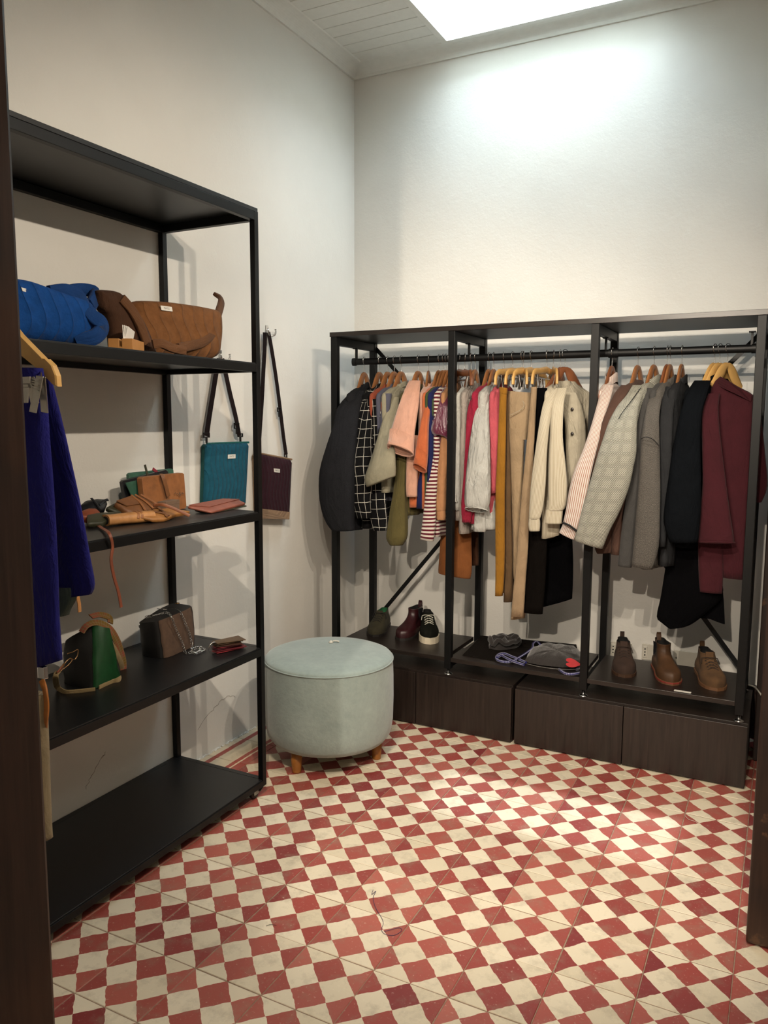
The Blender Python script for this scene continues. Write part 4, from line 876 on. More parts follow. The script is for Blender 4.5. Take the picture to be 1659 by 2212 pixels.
shoe('desert_boot', 'sandy brown suede lace-up boot nearest the right end post', (1549, 1493), 14, 'mid', leather('sand_suede', '503820', .95), M_SOLE_T, lace_mat=plain('brown_lace', '22160f', .8), W=.049, L=.28)

# black drawstring pouch with a red heart on a black cloth
M_BLKV = fabric('black_velvet_cloth', '353130', sheen=.3); M_BLKF = fabric('black_felt_mat', '1d1916', sheen=.1)
b = MB(); Q = [on_z(u, v, SHZ) for u, v in ((999, 1416), (1040, 1374), (1245, 1393), (1255, 1440), (1080, 1430))]
b.rings([[q + Vector((0, 0, .0004)) for q in Q], [q + Vector((0, 0, .0024)) for q in Q]], smooth=False); tag(b.obj('cloth_mat', M_BLKF), 'flat black cloth laid on the middle of the rack shelf', 'cloth')
def blob(mb, px, z0, hts, n=36, sub=6, wave=0.0, seed=0, base=.003):
    """low cushion standing on the shelf: base outline by pixels on height z0, domed"""
    P = [on_z(u, v, z0) for u, v in px]; P = catmull(P + [P[0]], 5)[:-1]; c = sum(P, Vector()) / len(P); RG = []
    for k in range(sub + 1):
        f = k / sub; s_ = math.cos(f * math.pi / 2) ** .55 if f < 1 else .02; z = hts * math.sin(f * math.pi / 2)
        RG.append([Vector((c.x + (p.x - c.x) * s_, c.y + (p.y - c.y) * s_, z0 + base + z * (1 + wave * math.sin(i * .9 + seed)))) for i, p in enumerate(P)])
    RG = [[p + Vector((0, 0, .010 * (noise.noise(p * 38) + .5 * noise.noise(p * 90)) * min(1, (p.z - z0) * 60))) for p in r] for r in RG]
    mb.rings(RG); mb.uv = [[(mb.v[i][0], mb.v[i][1]) for i in f] for f in mb.f]; return mb
pouch = thing('drawstring_pouch', 'black drawstring pouch with a red heart patch and blue cord', 'pouch')
b = MB(); blob(b, [(1134, 1432), (1150, 1405), (1190, 1398), (1240, 1404), (1262, 1425), (1262, 1441), (1215, 1443), (1160, 1437)], SHZ + .0025, .036, wave=.05); b.obj('body', M_BLKV, pouch)
b = MB(); pts = [on_z(u, v, SHZ + .014) for u, v in ((1138, 1434), (1170, 1441), (1215, 1446), (1262, 1445))]; b.tube(catmull(pts, 5), .0022, 6); b.obj('piping', plain('grey_piping', '4f4d4a', .5), pouch)
M_HEART = plain('red_heart_leather', 'a5121c', .5)
b = MB(); HP = []
c = on_y(1238, 1433, .755)
ex, ey, en = Vector((.95, -.1, .0)).normalized(), Vector((-.15, .55, .82)).normalized(), Vector((.1, -.82, .5)).normalized()
for k in range(40):
    t_ = 2 * math.pi * k / 40; HP.append((.0032 * 16 * math.sin(t_) ** 3 * .68, .0032 * .42 * (13 * math.cos(t_) - 5 * math.cos(2 * t_) - 2 * math.cos(3 * t_) - math.cos(4 * t_))))
HP = [(-y * 1.9, x * .55) for x, y in HP]
b.prism(HP, (c, ex, ey, en), .004); b.obj('heart_patch', M_HEART, pouch)
def m_cord():
    t = NT('blue_white_braided_cord'); v = t.coord('UV'); s = t.sep(v)
    a = t.math('SINE', t.math('ADD', t.math('MULTIPLY', s[0], 420), t.math('MULTIPLY', s[1], 560))); b_ = t.math('SINE', t.math('SUBTRACT', t.math('MULTIPLY', s[0], 420), t.math('MULTIPLY', s[1], 560)))
    t.set(t.mix(t.math('GREATER_THAN', t.math('MULTIPLY', a, b_), .45), srgb('1c1b5c'), srgb('c9c9d2')), .7); return t.m
M_CORD = m_cord()
def cord(pts, z=.008, r=.0058):
    b = MB(); b.tube(catmull([on_z(u, v, SHZ + z + (w_[0] if w_ else 0)) for u, v, *w_ in pts], 5), r, 10); b.obj('cord', M_CORD, pouch)
cord([(1136, 1431), (1120, 1424), (1105, 1418), (1090, 1412), (1077, 1414), (1072, 1422), (1080, 1428), (1098, 1430), (1115, 1426)])
cord([(1132, 1436, .008), (1112, 1430, .008), (1095, 1422, .010), (1083, 1416, .008), (1074, 1421, .006)])
cord([(1115, 1424, .004), (1135, 1412, .01), (1150, 1400, .014), (1152, 1390, .014), (1160, 1386, .016), (1168, 1394, .014)], .010, .005)
cord([(1208, 1446, 0), (1222, 1455, 0), (1240, 1456, 0), (1258, 1451, 0), (1262, 1444, 0), (1245, 1446, .004)], .008)
scr = thing('scrunched_pouch', 'crumpled black velvet pouch lying behind the heart pouch', 'pouch')
b = MB(); blob(b, [(1056, 1402), (1060, 1384), (1090, 1380), (1122, 1386), (1124, 1394), (1112, 1402), (1080, 1406)], SHZ + .0025, .035, wave=.2); b.obj('body', M_BLKV, scr)
b = MB(); RGs = []
for k in range(40):
    a = 2 * math.pi * k / 40; p = on_z(1090 + 32 * math.cos(a), 1388 + 6 * math.sin(a), SHZ + .03); RGs.append(p + Vector((0, 0, .018 * abs(math.sin(2.6 * a)) + .008 * math.sin(7 * a))))
b.tube(RGs, .010, 8, closed=True); b.obj('gathered_edge', M_BLKV, scr)
# white label strip on the shelf edge
b = MB(); A, Bq = on_z(1456, 1492, SHZ), on_z(1492, 1499, SHZ); b.box(A.x, Bq.x, A.y - .004, A.y + .012, SHZ + .0003, SHZ + .0013); tag(b.obj('price_label', plain('white_paper', 'cfccc4', .7, var=.03)), 'small white paper label on the shelf in front of the tan boot', 'label')
# sockets and blank plate on the back wall, white cable
M_PLATE = plain('white_socket_plastic', 'c6c1b4', .45, var=.04)
def plate(u, v, w_, h_, label, sock):
    p = on_y(u, v, BWY - .004); t = thing('wall_socket' if sock else 'blank_wall_plate', label, 'socket' if sock else 'wall plate', 'white wall plates behind the rack', loc=(p.x, BWY, p.z))
    b = MB(); b.box(-w_ / 2, w_ / 2, -.008, -.0005, -h_ / 2, h_ / 2, .002); b.obj('plate', M_PLATE, t)
    if sock:
        b = MB(); b.box(-w_ / 2 + .004, -w_ / 2 + .024, -.011, -.006, -.026, .026, .002); ins = b.obj('socket_insert', M_PLATE, t)
        b = MB()
        for k in (-.014, 0, .014): b.lathe([(0, 0), (.0032, 0), (.0032, .001), (0, .001)], 10, Matrix.Translation((-w_ / 2 + .014, -.0115, k)) @ Matrix.Rotation(math.pi / 2, 4, 'X'))
        b.obj('pin_hole', M_DARKIN, ins)
    else:
        b = MB()
        for sx in (-w_ / 2 + .012, w_ / 2 - .012): b.lathe([(0, 0), (.004, 0), (.003, .002), (0, .002)], 10, Matrix.Translation((sx, -.008, 0)) @ Matrix.Rotation(math.pi / 2, 4, 'X'))
        b.obj('screw', M_STEEL, t)
plate(1341, 1404, .095, .075, 'white wall socket plate left of the dark brown shoe', True); plate(1414, 1410, .11, .075, 'white wall socket plate between dark brown shoe and tan boot', True); plate(1488, 1424, .13, .07, 'blank white wall plate between tan boot and sand boot', False)
b = MB(); b.tube(catmull([on_y(1618, 1480, 1.10), on_y(1628, 1483, 1.02), on_y(1636, 1490, .95), on_y(1645, 1502, .9)], 5), .0035, 8); tag(b.obj('white_cable', M_PLATE), 'white cable emerging beside the right end of the rack', 'cable')
# ================================================================== goods on the shelving unit
def planar(mb, axes=(1, 2)):
    """replace UVs by the world coordinates on two axes (metres)"""
    mb.uv = [[(mb.v[i][axes[0]], mb.v[i][axes[1]]) for i in f] for f in mb.f]; return mb
def pillow_x(px, X, th, zmin=None, mb=None, sub=6, k=4, e=.5, back=True):
    """soft bag standing in the plane x = X: outline by pixels, domed towards +x and a little backwards"""
    P = [on_x(u, v, X) for u, v in px]
    P = catmull(P + [P[0]], k)[:-1]
    if zmin is not None: P = [Vector((p.x, p.y, max(p.z, zmin))) for p in P]
    c = sum(P, Vector()) / len(P); mb = mb or MB(); RG = []
    fr = [(-1.0, .0), (-.9, .45), (-.6, .8), (-.25, .97), (0, 1.0), (.3, .985), (.55, .95), (.75, .86), (.9, .66), (.97, .4), (1.0, .02)]
    for d, s_ in fr:
        if d < 0 and not back: continue
        s2 = max(s_, .02)
        RG.append([Vector((X + d * th * (1 if d > 0 else .7), c.y + (p.y - c.y) * s2, c.z + (p.z - c.z) * s2)) for p in P])
    mb.rings(RG); return planar(mb)
def m_quilt(name, col, scale=1.0, freq=150, rough=.85, wave=.010, deep=.004):
    t = NT(name); v = t.coord('UV'); s = t.sep(v); c = srgb(col)
    ph = t.math('ADD', t.math('MULTIPLY', s[0], freq), t.math('MULTIPLY', t.math('SINE', t.math('MULTIPLY', s[1], 38)), freq * wave))
    seam = t.math('POWER', t.math('ABSOLUTE', t.math('SINE', ph)), .35)
    n = t.noise(35, 4, .6, v); n2 = t.noise(700, 2, .5, v)
    t.set(t.mix(t.ramp(n.outputs[0], .3, .7), tuple(x * .82 for x in c[:3]) + (1,), tuple(min(1, x * 1.15) for x in c[:3]) + (1,)), rough); t.b.inputs['Sheen Weight'].default_value = .03; t.b.inputs['Specular IOR Level'].default_value = .12
    t.bump(t.math('ADD', seam, t.math('ADD', t.math('MULTIPLY', n.outputs[0], .8), t.math('MULTIPLY', n2.outputs[0], .05))), .8, deep); return t.m
M_BLUEQ = m_quilt('cobalt_quilted_canvas', '0e3d7a', freq=75, wave=.012, deep=.007); M_BLUES = fabric('cobalt_canvas', '0d366c')
M_BROWNQ = m_quilt('brown_quilted_canvas', '6b4628', freq=62, wave=.02, deep=.007); M_BROWNS = fabric('brown_canvas', '5d3d25'); M_BROWND = fabric('dark_brown_canvas', '41291a')
M_LABEL = plain('woven_white_label', 'd3cfc6', .8, var=.03); M_INK = plain('dark_label_ink', '3a3733', .8)
def text_mesh(txt, size, frame, mat, parent, name='lettering', shear=0.0):
    """flat lettering: curve text turned into a mesh, laid in frame (origin, ex, ey, en)"""
    cu = bpy.data.curves.new('t', 'FONT'); cu.body = txt; cu.size = size; cu.align_x = 'CENTER'; cu.align_y = 'CENTER'; cu.shear = shear; cu.resolution_u = 2
    to = bpy.data.objects.new('t', cu); COL.objects.link(to); dg = bpy.context.evaluated_depsgraph_get(); dg.update()
    me = bpy.data.meshes.new_from_object(to.evaluated_get(dg)); o, ex, ey, en = [Vector(q) for q in frame]
    for vv in me.vertices: vv.co = o + ex * vv.co.x + ey * vv.co.y + en * .0004
    bpy.data.objects.remove(to); bpy.data.curves.remove(cu)
    me.materials.append(mat); me.name = name; ob = bpy.data.objects.new(name, me); COL.objects.link(ob); ob.parent = parent; return ob
def label_x(parent, quad, X, txt='MATIZ', dx=.002):
    """sewn label: four pixel corners (tl, tr, br, bl) in plane x = X"""
    Q = [on_x(u, v, X) for u, v in quad]; b = MB(); n = Vector((1, 0, 0))
    b.rings([[q for q in Q], [q + n * dx for q in Q]], smooth=False); lb = b.obj('sewn_label', M_LABEL, parent)
    ex = (Q[1] - Q[0]).normalized(); ey = (Q[0] - Q[3]).normalized(); c = sum(Q, Vector()) / 4 + n * dx
    text_mesh(txt, (Q[0] - Q[3]).length * .62, (c, ex, ey, n), M_INK, lb); return lb
def strap_x(parent, px, X, wid, mat, side=None, name='strap', th=.006, k=5, xs=None, widths=None):
    P = [on_x(q[0], q[1], X if len(q) < 3 else q[2]) for q in px]; P = catmull(P, k); S = []
    for i, p in enumerate(P):
        d = (P[min(i + 1, len(P) - 1)] - P[max(i - 1, 0)]).normalized(); s_ = Vector((1, 0, 0)).cross(d); S.append(s_ if s_.length > .1 else Vector((0, 0, 1)))
    if side is not None: S = [Vector(side)] * len(P)
    b = MB(); b.ribbon(P, wid, th, S); return b.obj(name, mat, parent)
S1, S2, S3 = SHELF_Z[3], SHELF_Z[2], SHELF_Z[1]     # upper, middle, lower goods shelves
# --- cobalt bag
g = thing('quilted_bag', 'cobalt blue quilted shoulder bag on the upper shelf', 'bag', 'quilted bags on the upper shelf')
XB = -.50
pillow_x([(-30, 596), (30, 604), (70, 616), (120, 634), (165, 648), (186, 664), (190, 700), (184, 740), (150, 756), (60, 750), (-30, 750)], XB, .065, S1 + .001).obj('body', M_BLUEQ, g)
label_x(g, [(45, 621), (72, 628), (76, 637), (48, 629)], XB + .057)
strap_x(g, [(108, 634), (140, 630), (168, 641, -.47), (184, 664, -.45), (200, 684, -.44), (217, 697, -.43), (219, 712, -.43), (205, 727, -.43), (182, 735, -.44), (165, 742, -.45)], -.47, .040, M_BLUES, th=.012)
strap_x(g, [(135, 634, -.52), (165, 626, -.53), (190, 627, -.53), (206, 633, -.52), (203, 646, -.50), (196, 660, -.48)], -.52, .034, M_BLUES, th=.012)
# --- brown bag with wide dark flap strap
g = thing('quilted_bag', 'brown quilted shoulder bag with wide strap on the upper shelf', 'bag', 'quilted bags on the upper shelf')
XB = -.55
pillow_x([(272, 672), (285, 652), (330, 651), (380, 656), (430, 664), (462, 674), (468, 700), (466, 740), (456, 772), (400, 786), (300, 786), (268, 740)], XB, .06, S1 + .001).obj('body', M_BROWNQ, g)
label_x(g, [(346, 660), (370, 663), (372, 673), (348, 670)], XB + .057)
pillow_x([(205, 628), (218, 626), (246, 630), (262, 644), (284, 668), (304, 698), (322, 738), (330, 776), (280, 776), (242, 772), (232, 720), (222, 684), (206, 660)], -.50, .035, S1 + .001).obj('wide_strap', M_BROWND, g)
strap_x(g, [(262, 645, -.468), (285, 672, -.462), (302, 702, -.458), (318, 742, -.455)], -.46, .030, M_BROWNS, th=.010, name='strap_fold')
strap_x(g, [(467, 636, -.60), (478, 650, -.57), (472, 676, -.53), (466, 700, -.51), (455, 724, -.50), (435, 740, -.495), (405, 748, -.49), (385, 752, -.485)], -.52, .030, M_BROWNS, th=.010)
strap_x(g, [(330, 744, -.43), (348, 742, -.42), (372, 752, -.415), (400, 758, -.41)], -.42, .026, M_BROWNS, th=.010, name='tie_end')
# --- wooden card holder with white cards
M_CARDW = plain('pale_bamboo', 'a9763f', .5, var=.15, scale=12); M_PAPER = plain('white_card', 'd8d5cf', .6, var=.02)
p = on_x(282, 748, -.42); g = thing('card_holder', 'small wooden block holding white cards on the upper shelf edge', 'card holder', loc=(-.435, p.y, S1), rot=(0, 0, math.radians(-62)))
b = MB(); b.box(-.055, .055, -.034, -.004, 0, .030, .001); b.box(-.055, .055, .004, .034, 0, .030, .001); b.box(-.055, .055, -.004, .004, 0, .008); b.obj('block', M_CARDW, g)
for k in range(4):
    b = MB(); b.box(-.042 + .003 * k, .028 + .003 * k, -.0005, .0005, .010, .066, 0, Matrix.Translation((0, -.003 + .002 * k, 0)) @ Matrix.Rotation(math.radians(-12 + 5 * k), 4, 'X') @ Matrix.Rotation(-.12, 4, 'Y')); b.obj('card', M_PAPER, g)

# --- middle shelf: wallets
def lea(name, col, rough=.55): return plain(name, col, rough, var=.2, scale=40, bump=.2, bscale=220)
L_TAN, L_TAN2, L_GRN, L_BLK, L_CAM, L_PINK, L_COG, L_OLV, L_HON = lea('tan_leather_wallet', '84532d'), lea('light_brown_leather', '6b4323'), lea('bottle_green_leather', '2f5645'), lea('black_leather', '16171a', .35), lea('camel_leather', 'a87645'), lea('pink_brown_leather', '7c4535'), lea('cognac_leather', '7a3a1e'), lea('olive_leather', '2f2f1d'), lea('honey_leather_strap', '744122')
def standing(name, label, mat, quad, X, th, lean=.0, group='leather wallets on the middle shelf'):
    """standing wallet: pixel corners (tl, tr, br, bl); front face in plane x = X at the base, leaning back by lean metres at the top"""
    t = thing(name, label, 'wallet', group)
    Q = [on_x(u, v, X - (lean if i < 2 else 0)) for i, (u, v) in enumerate(quad)]
    dz = S2 + .0008 - min(q.z for q in Q); Q = [q + Vector((0, 0, dz if i > 1 else 0)) for i, q in enumerate(Q)]
    b = MB(); n = Vector((-1, 0, 0)); c = sum(Q, Vector()) / 4
    def rr(s_, d):
        out = []
        for i in range(4):
            a, b_ = Q[i], Q[(i + 1) % 4]
            for f in (.04, .5, .96): out.append(c + (a + (b_ - a) * f - c) * s_ + n * d)
        return out
    b.rings([rr(.985, -.002), rr(1, 0), rr(1, th * .5), rr(1, th), rr(.985, th + .002)], smooth=False); b.obj('body', mat, t); return t, Q
g, Q = standing('wallet', 'bottle green wallet standing furthest back on the middle shelf', L_GRN, [(278, 1022), (374, 1012), (380, 1050), (284, 1062)], -.735, .012, .02)
b = MB(); b.ribbon([on_x(313, 1004, -.725), on_x(318, 1024, -.722), on_x(320, 1040, -.72)], .008, .003, (0, 1, 0)); b.obj('pull_tab', L_OLV, g)
b = MB(); b.ribbon([on_x(330, 1013, -.735), on_x(338, 1019, -.733), on_x(338, 1028, -.732)], .012, .003, (0, 1, 0)); b.obj('red_tab', lea('red_tab_leather', '7a1f2c'), g)
g, Q = standing('wallet', 'black-edged green wallet leaning behind the tan wallet', L_BLK, [(263, 1039), (362, 1014), (372, 1072), (276, 1084)], -.71, .012, .02)
b = MB(); P = [on_x(u, v, -.7045 - .0) for u, v in ((270, 1043), (310, 1034), (340, 1060), (300, 1082), (286, 1078))]; b.rings([P, [q + Vector((.003, 0, 0)) for q in P]], smooth=False); b.obj('green_panel', L_GRN, g)
g, Q = standing('wallet', 'upright tan leather wallet with wrapped strap and stamped script', L_TAN, [(306, 1031), (397, 1021), (402, 1074), (313, 1084)], -.66, .022, .015)
for o_ in (0, 3.5):
    b = MB(); P = catmull([on_x(u + o_, v, x) for u, v, x in ((347, 1024, -.672), (351, 1032, -.656), (357, 1052, -.652), (362, 1072, -.650))], 4); b.ribbon(P, .009, .002, (0, 1, 0)); b.obj('strap', L_TAN2, g)
b = MB(); sq = [(377, 1067), (379, 1064), (381, 1068), (383, 1066), (386, 1068), (389, 1063), (388, 1072), (391, 1067), (394, 1064), (395, 1067), (398, 1065)]; b.tube(catmull([on_x(u, v, -.6555) for u, v in sq], 4), .0007, 5); b.obj('stamped_script', M_INK, g)
p = on_z(367, 1094, S2); p = Vector((-.555, on_x(367, 1092, -.555).y, 0)); g = thing('cardboard_box', 'small brown cardboard gift box in front of the upright tan wallet', 'box', loc=(p.x, p.y, S2), rot=(0, 0, .18)); b = MB(); b.box(-.02, .012, -.040, .040, .0005, .052, .0015); b.obj('box', plain('kraft_card', '6a5443', .85, var=.12, scale=60), g); b = MB(); b.box(-.0205, .0125, -.0405, .0405, .040, .0525, .0012); b.obj('lid', plain('kraft_card', '6a5443'), g)
def lying(name, label, mat, u, v, size, rz, tilt=(0, 0), z=S2, strap=None, roll=False, dz=0.0, strap_pos=(.0,), cat='wallet', group='leather wallets on the middle shelf'):
    """wallet or roll lying on a shelf; size = (long, wide, high); pixel of its base centre"""
    p = on_z(u, v, z); t = thing(name, label, cat, group, loc=(p.x, p.y, z + .0008 + dz), rot=(tilt[0], tilt[1], rz)); l, w_, h = size
    b = MB(); RG = []; n = 20
    for k in range(9):
        f = -1 + 2 * k / 8; s_ = 1.0 if not roll else 1 + .05 * math.sin(3 * f)
        RG.append([Vector((f * l / 2, w_ / 2 * s_ * math.copysign(abs(math.cos(a)) ** (.7 if roll else .35), math.cos(a)), h / 2 + h / 2 * s_ * math.copysign(abs(math.sin(a)) ** (.8 if roll else .6), math.sin(a)) * (1 - .25 * abs(f) ** 4 if not roll else 1))) for a in (2 * math.pi * i / n for i in range(n))])
    b.rings(RG, smooth=True); b.obj('body', mat, t)
    if roll:
        for e in (-1, 1):
            b = MB(); b.rings([[Vector((e * (l / 2 + .0006), w_ / 2 * .78 * math.cos(a), h / 2 + h / 2 * .70 * math.sin(a))) for a in (2 * math.pi * i / n for i in range(n))], [Vector((e * (l / 2 + .0010), w_ / 2 * .76 * math.cos(a), h / 2 + h / 2 * .68 * math.sin(a))) for a in (2 * math.pi * i / n for i in range(n))]]); b.obj('open_end', M_DARKIN, t)
    else:
        b = MB(); b.box(-l / 2 + .004, l / 2 - .004, -w_ / 2 + .006, w_ / 2 * .45, h * .97, h + .003, .001); b.obj('flap', mat, t)
    if strap is not None:
        for sp in strap_pos:
            b = MB(); hh = h + (.0 if roll else .003)
            P = [Vector((sp * l + .15 * w_ * math.sin(a), (w_ / 2 + .0015) * math.cos(a), hh / 2 + (hh / 2 + .0015) * math.sin(a))) for a in (math.pi * i / 14 for i in range(15))]
            b.ribbon(P, .008, .002, (1, 0, 0)); b.obj('strap', strap, t)
    return t
def on_tilt(u, v, x0, ang):
    """pixel ray on the plane through (x0, *, S2) that rises towards the wall at ang radians"""
    n_ = Vector((math.sin(ang), 0, math.cos(ang))); d = ray(u, v); return CAM + d * ((Vector((x0, 0, S2)) - CAM).dot(n_) / d.dot(n_)), n_
def leaf(name, label, mat, px, x0, ang, th, cat='wallet', group='leather wallets on the middle shelf', straps=(), strap_mat=None, flap=None, soft=1.0):
    """folded wallet lying tilted on the shelf: outline by pixels on the tilted plane, domed edge, thickness th"""
    t = thing(name, label, cat, group); P = []; n_ = None
    for u, v in px: p, n_ = on_tilt(u, v, x0, math.radians(ang)); P.append(p)
    P = [Vector((p.x, p.y, max(p.z, S2 + .002))) for p in P]
    Q = []
    for i in range(len(P)):
        a_, b_ = P[i], P[(i + 1) % len(P)]
        for f in (.06, .35, .65, .94): Q.append(a_ + (b_ - a_) * f)
    c = sum(Q, Vector()) / len(Q); RG = []
    for s_, h in ((.96, -th), (1.0, -th * .7), (1.0, -th * .3), (.97, -.04 * th), (.85, .08 * th), (.4, .14 * th), (.02, .15 * th)):
        RG.append([Vector((q.x, q.y, max(q.z, S2 + .0008))) for q in (c + (p - c) * s_ + n_ * h * soft for p in Q)])
    b = MB(); b.rings(RG, smooth=True); b.obj('body', mat, t)
    if flap:
        Fp = [on_tilt(u, v, x0, math.radians(ang))[0] + n_ * (th * .16) for u, v in flap]; b = MB(); b.rings([[q for q in Fp], [q + n_ * .0025 for q in Fp]], smooth=False); b.obj('flap', mat, t)
    for sp in straps:
        Sp = [on_tilt(u, v, x0, math.radians(ang))[0] + n_ * (th * .15 + .003) for u, v in sp]; b = MB(); S_ = catmull(Sp, 4); b.ribbon(S_, .0085, .0022, [n_.cross((S_[min(i + 1, len(S_) - 1)] - S_[max(i - 1, 0)]).normalized()) for i in range(len(S_))]); b.obj('strap', strap_mat or mat, t)
    return t
leaf('wallet_roll', 'rolled black leather wallet at the back left of the middle shelf', L_BLK, [(172, 1092), (185, 1081), (210, 1077), (229, 1078), (233, 1088), (228, 1101), (205, 1106), (180, 1106)], -.60, 40, .03, straps=[[(195, 1080), (206, 1092), (214, 1104)], [(212, 1094), (222, 1086), (231, 1083)]])
leaf('leather_coil', 'coiled cognac leather strap beside the blue trousers', L_COG, [(174, 1104), (190, 1098), (208, 1098), (217, 1106), (214, 1113), (190, 1117), (176, 1116)], -.53, 25, .02, cat='strap')
leaf('wallet', 'dark brown wallet tucked under the thick brown wallet', L_OLV, [(229, 1096), (250, 1085), (280, 1084), (300, 1098), (284, 1108), (254, 1106)], -.57, 30, .014)
leaf('wallet', 'thick brown leather wallet with doubled strap in front of the upright tan wallet', L_TAN2, [(248, 1084), (285, 1071), (309, 1072), (329, 1084), (347, 1096), (326, 1104), (295, 1110), (276, 1104)], -.545, 34, .026, straps=[[(282, 1073), (300, 1088), (312, 1106)], [(290, 1072), (312, 1086), (330, 1102)], [(302, 1072), (324, 1084), (343, 1096)]], strap_mat=L_TAN, flap=[(250, 1085), (285, 1073), (292, 1080), (300, 1092), (272, 1096)])
leaf('wallet', 'flat olive green wallet at the front left of the middle shelf', L_OLV, [(188, 1112), (212, 1107), (262, 1104), (266, 1112), (236, 1122), (222, 1129), (190, 1130)], -.49, 18, .014)
a_, b_ = on_z(236, 1136, S2), on_z(322, 1127, S2); m_ = (a_ + b_) / 2; d_ = b_ - a_
pm = on_z(279, 1131.5, S2)
lying('wallet_roll', 'pale camel leather roll with wound strap at the shelf edge', L_CAM, 279, 1131.5, (d_.length + .02, .052, .034), math.atan2(d_.y, d_.x), strap=L_TAN, roll=True, strap_pos=(.10, .18))
leaf('wallet', 'small honey brown wallet with tied strap at the shelf edge', lea('honey_leather', '8f5f2e'), [(302, 1114), (330, 1100), (372, 1096), (388, 1100), (412, 1104), (380, 1110), (356, 1121), (330, 1121)], -.44, 20, .012, straps=[[(318, 1106), (345, 1110), (366, 1116)], [(340, 1099), (352, 1108), (360, 1119)]], strap_mat=L_TAN2)
b = MB(); Sp = catmull([on_tilt(u, v, -.42, math.radians(28))[0] + Vector((.004, 0, .012)) for u, v in ((330, 1100), (348, 1098), (368, 1104), (386, 1112), (408, 1122))], 4); b.ribbon(Sp, .010, .003, (.3, .5, .8)); tag(b.obj('leather_strap', L_HON), 'loose honey leather strap end lying over the small wallet', 'strap')
leaf('clutch', 'dark brown leather clutch underneath the pink-brown clutch', L_OLV, [(420, 1101), (445, 1094), (520, 1086), (534, 1092), (470, 1106), (440, 1106)], -.47, 8, .006, cat='clutch')
leaf('clutch', 'flat pink-brown leather clutch at the right end of the middle shelf', L_PINK, [(405, 1093), (437, 1086), (481, 1078), (517, 1079), (531, 1086), (459, 1105), (432, 1099)], -.45, 16, .010, cat='clutch', flap=[(407, 1093), (481, 1079), (517, 1080), (452, 1097)])
g = thing('hanging_strap', 'long thin cognac leather strap dangling over the middle shelf edge', 'strap')
b = MB(); P = [on_z(188, 1128, S2 + .006), on_z(205, 1132, S2 + .006), on_z(222, 1142, S2 + .008)] + [on_x(u, v, x) for u, v, x in ((236, 1153, -.366), (243, 1180, -.364), (240, 1210, -.362), (246, 1245, -.364), (256, 1280, -.364), (262, 1312, -.362))]
b.ribbon(catmull(P, 5), .009, .0025, (0, 1, .15)); b.obj('strap', lea('cognac_strap', '743c26'), g)
b = MB(); b.ribbon(catmull([on_z(186, 1127, S2 + .004), on_z(196, 1120, S2 + .016), on_z(205, 1124, S2 + .010), on_z(192, 1130, S2 + .006)], 5), .009, .0025, (0, .3, 1)); b.obj('knot', lea('cognac_strap', '743c26'), g)
b = MB(); b.ribbon([on_x(168, 1290, -.36), on_x(171, 1305, -.36), on_x(172, 1322, -.36)], .010, .0025, (0, 1, 0)); b.ribbon([on_x(160, 1180, -.36), on_x(166, 1240, -.36), on_x(168, 1291, -.36)], .010, .0025, (0, 1, 0)); b.ribbon([on_x(150, 1150, -.376), on_x(155, 1166, -.362), on_x(160, 1182, -.36)], .010, .0025, (0, 1, 0)); tag(b.obj('leather_strap', L_CAM), 'pale leather strap end hanging beside the blue trousers', 'strap')

# --- lower shelf: black and green bag, suede chain bag, swatches
def corner_bag(A, B, C, h, top, mats, parent, bulge=.012, peak=None):
    """bag with its edge B towards the viewer: left panel A-B, right panel B-C; top ring given as four points over A, B, C, D"""
    D = A + C - B; N = 8; base = [A, B, C, D]
    def ring(q, s_=1.0):
        out = []; c = sum(q, Vector()) / 4
        for i in range(4):
            a, b_ = q[i], q[(i + 1) % 4]; nrm = Vector(((b_ - a).y, -(b_ - a).x, 0)).normalized()
            if (nrm.dot((a + b_) / 2 - c)) < 0: nrm = -nrm
            for k in range(N):
                f = k / N; out.append(a + (b_ - a) * f + nrm * (bulge * math.sin(math.pi * f) * s_))
        for _ in range(2): out = [(out[i - 1] + out[i] * 2 + out[(i + 1) % len(out)]) / 4 for i in range(len(out))]
        return [p + Vector((noise.noise(p * 22 + Vector((3, 0, 0))), noise.noise(p * 22), 0)) * (.009 * s_) for p in out]
    RG = []
    for f in (0, .08, .25, .45, .65, .85, 1.0):
        q = [base[i] + (top[i] - base[i]) * f for i in range(4)]; RG.append(ring(q, math.sin(math.pi * (.15 + .7 * f))))
    b = MB(); b.rings(RG, smooth=True); body_ = b.obj('body', mats[0], parent)
    # coloured panel B-C, a little proud
    b = MB(); lo = N; pan = []
    for r in RG: pan.append([p for p in r[lo:lo + N]] + [r[(lo + N) % len(r)]])
    c = sum((p for r in RG for p in r), Vector()) / sum(len(r) for r in RG)
    out = [[p + Vector((p.x - c.x, p.y - c.y, 0)).normalized() * .003 for p in r] for r in pan]; inn = [[p + Vector((p.x - c.x, p.y - c.y, 0)).normalized() * .0004 for p in r] for r in pan]
    b.rings([o + i[::-1] for o, i in zip(out, inn)], smooth=True); b.obj('side_panel', mats[1], parent); return RG
L_BLKBAG = lea('soft_black_leather', '060505', .5); L_GREEN = lea('emerald_leather', '0b3d1b', .42)
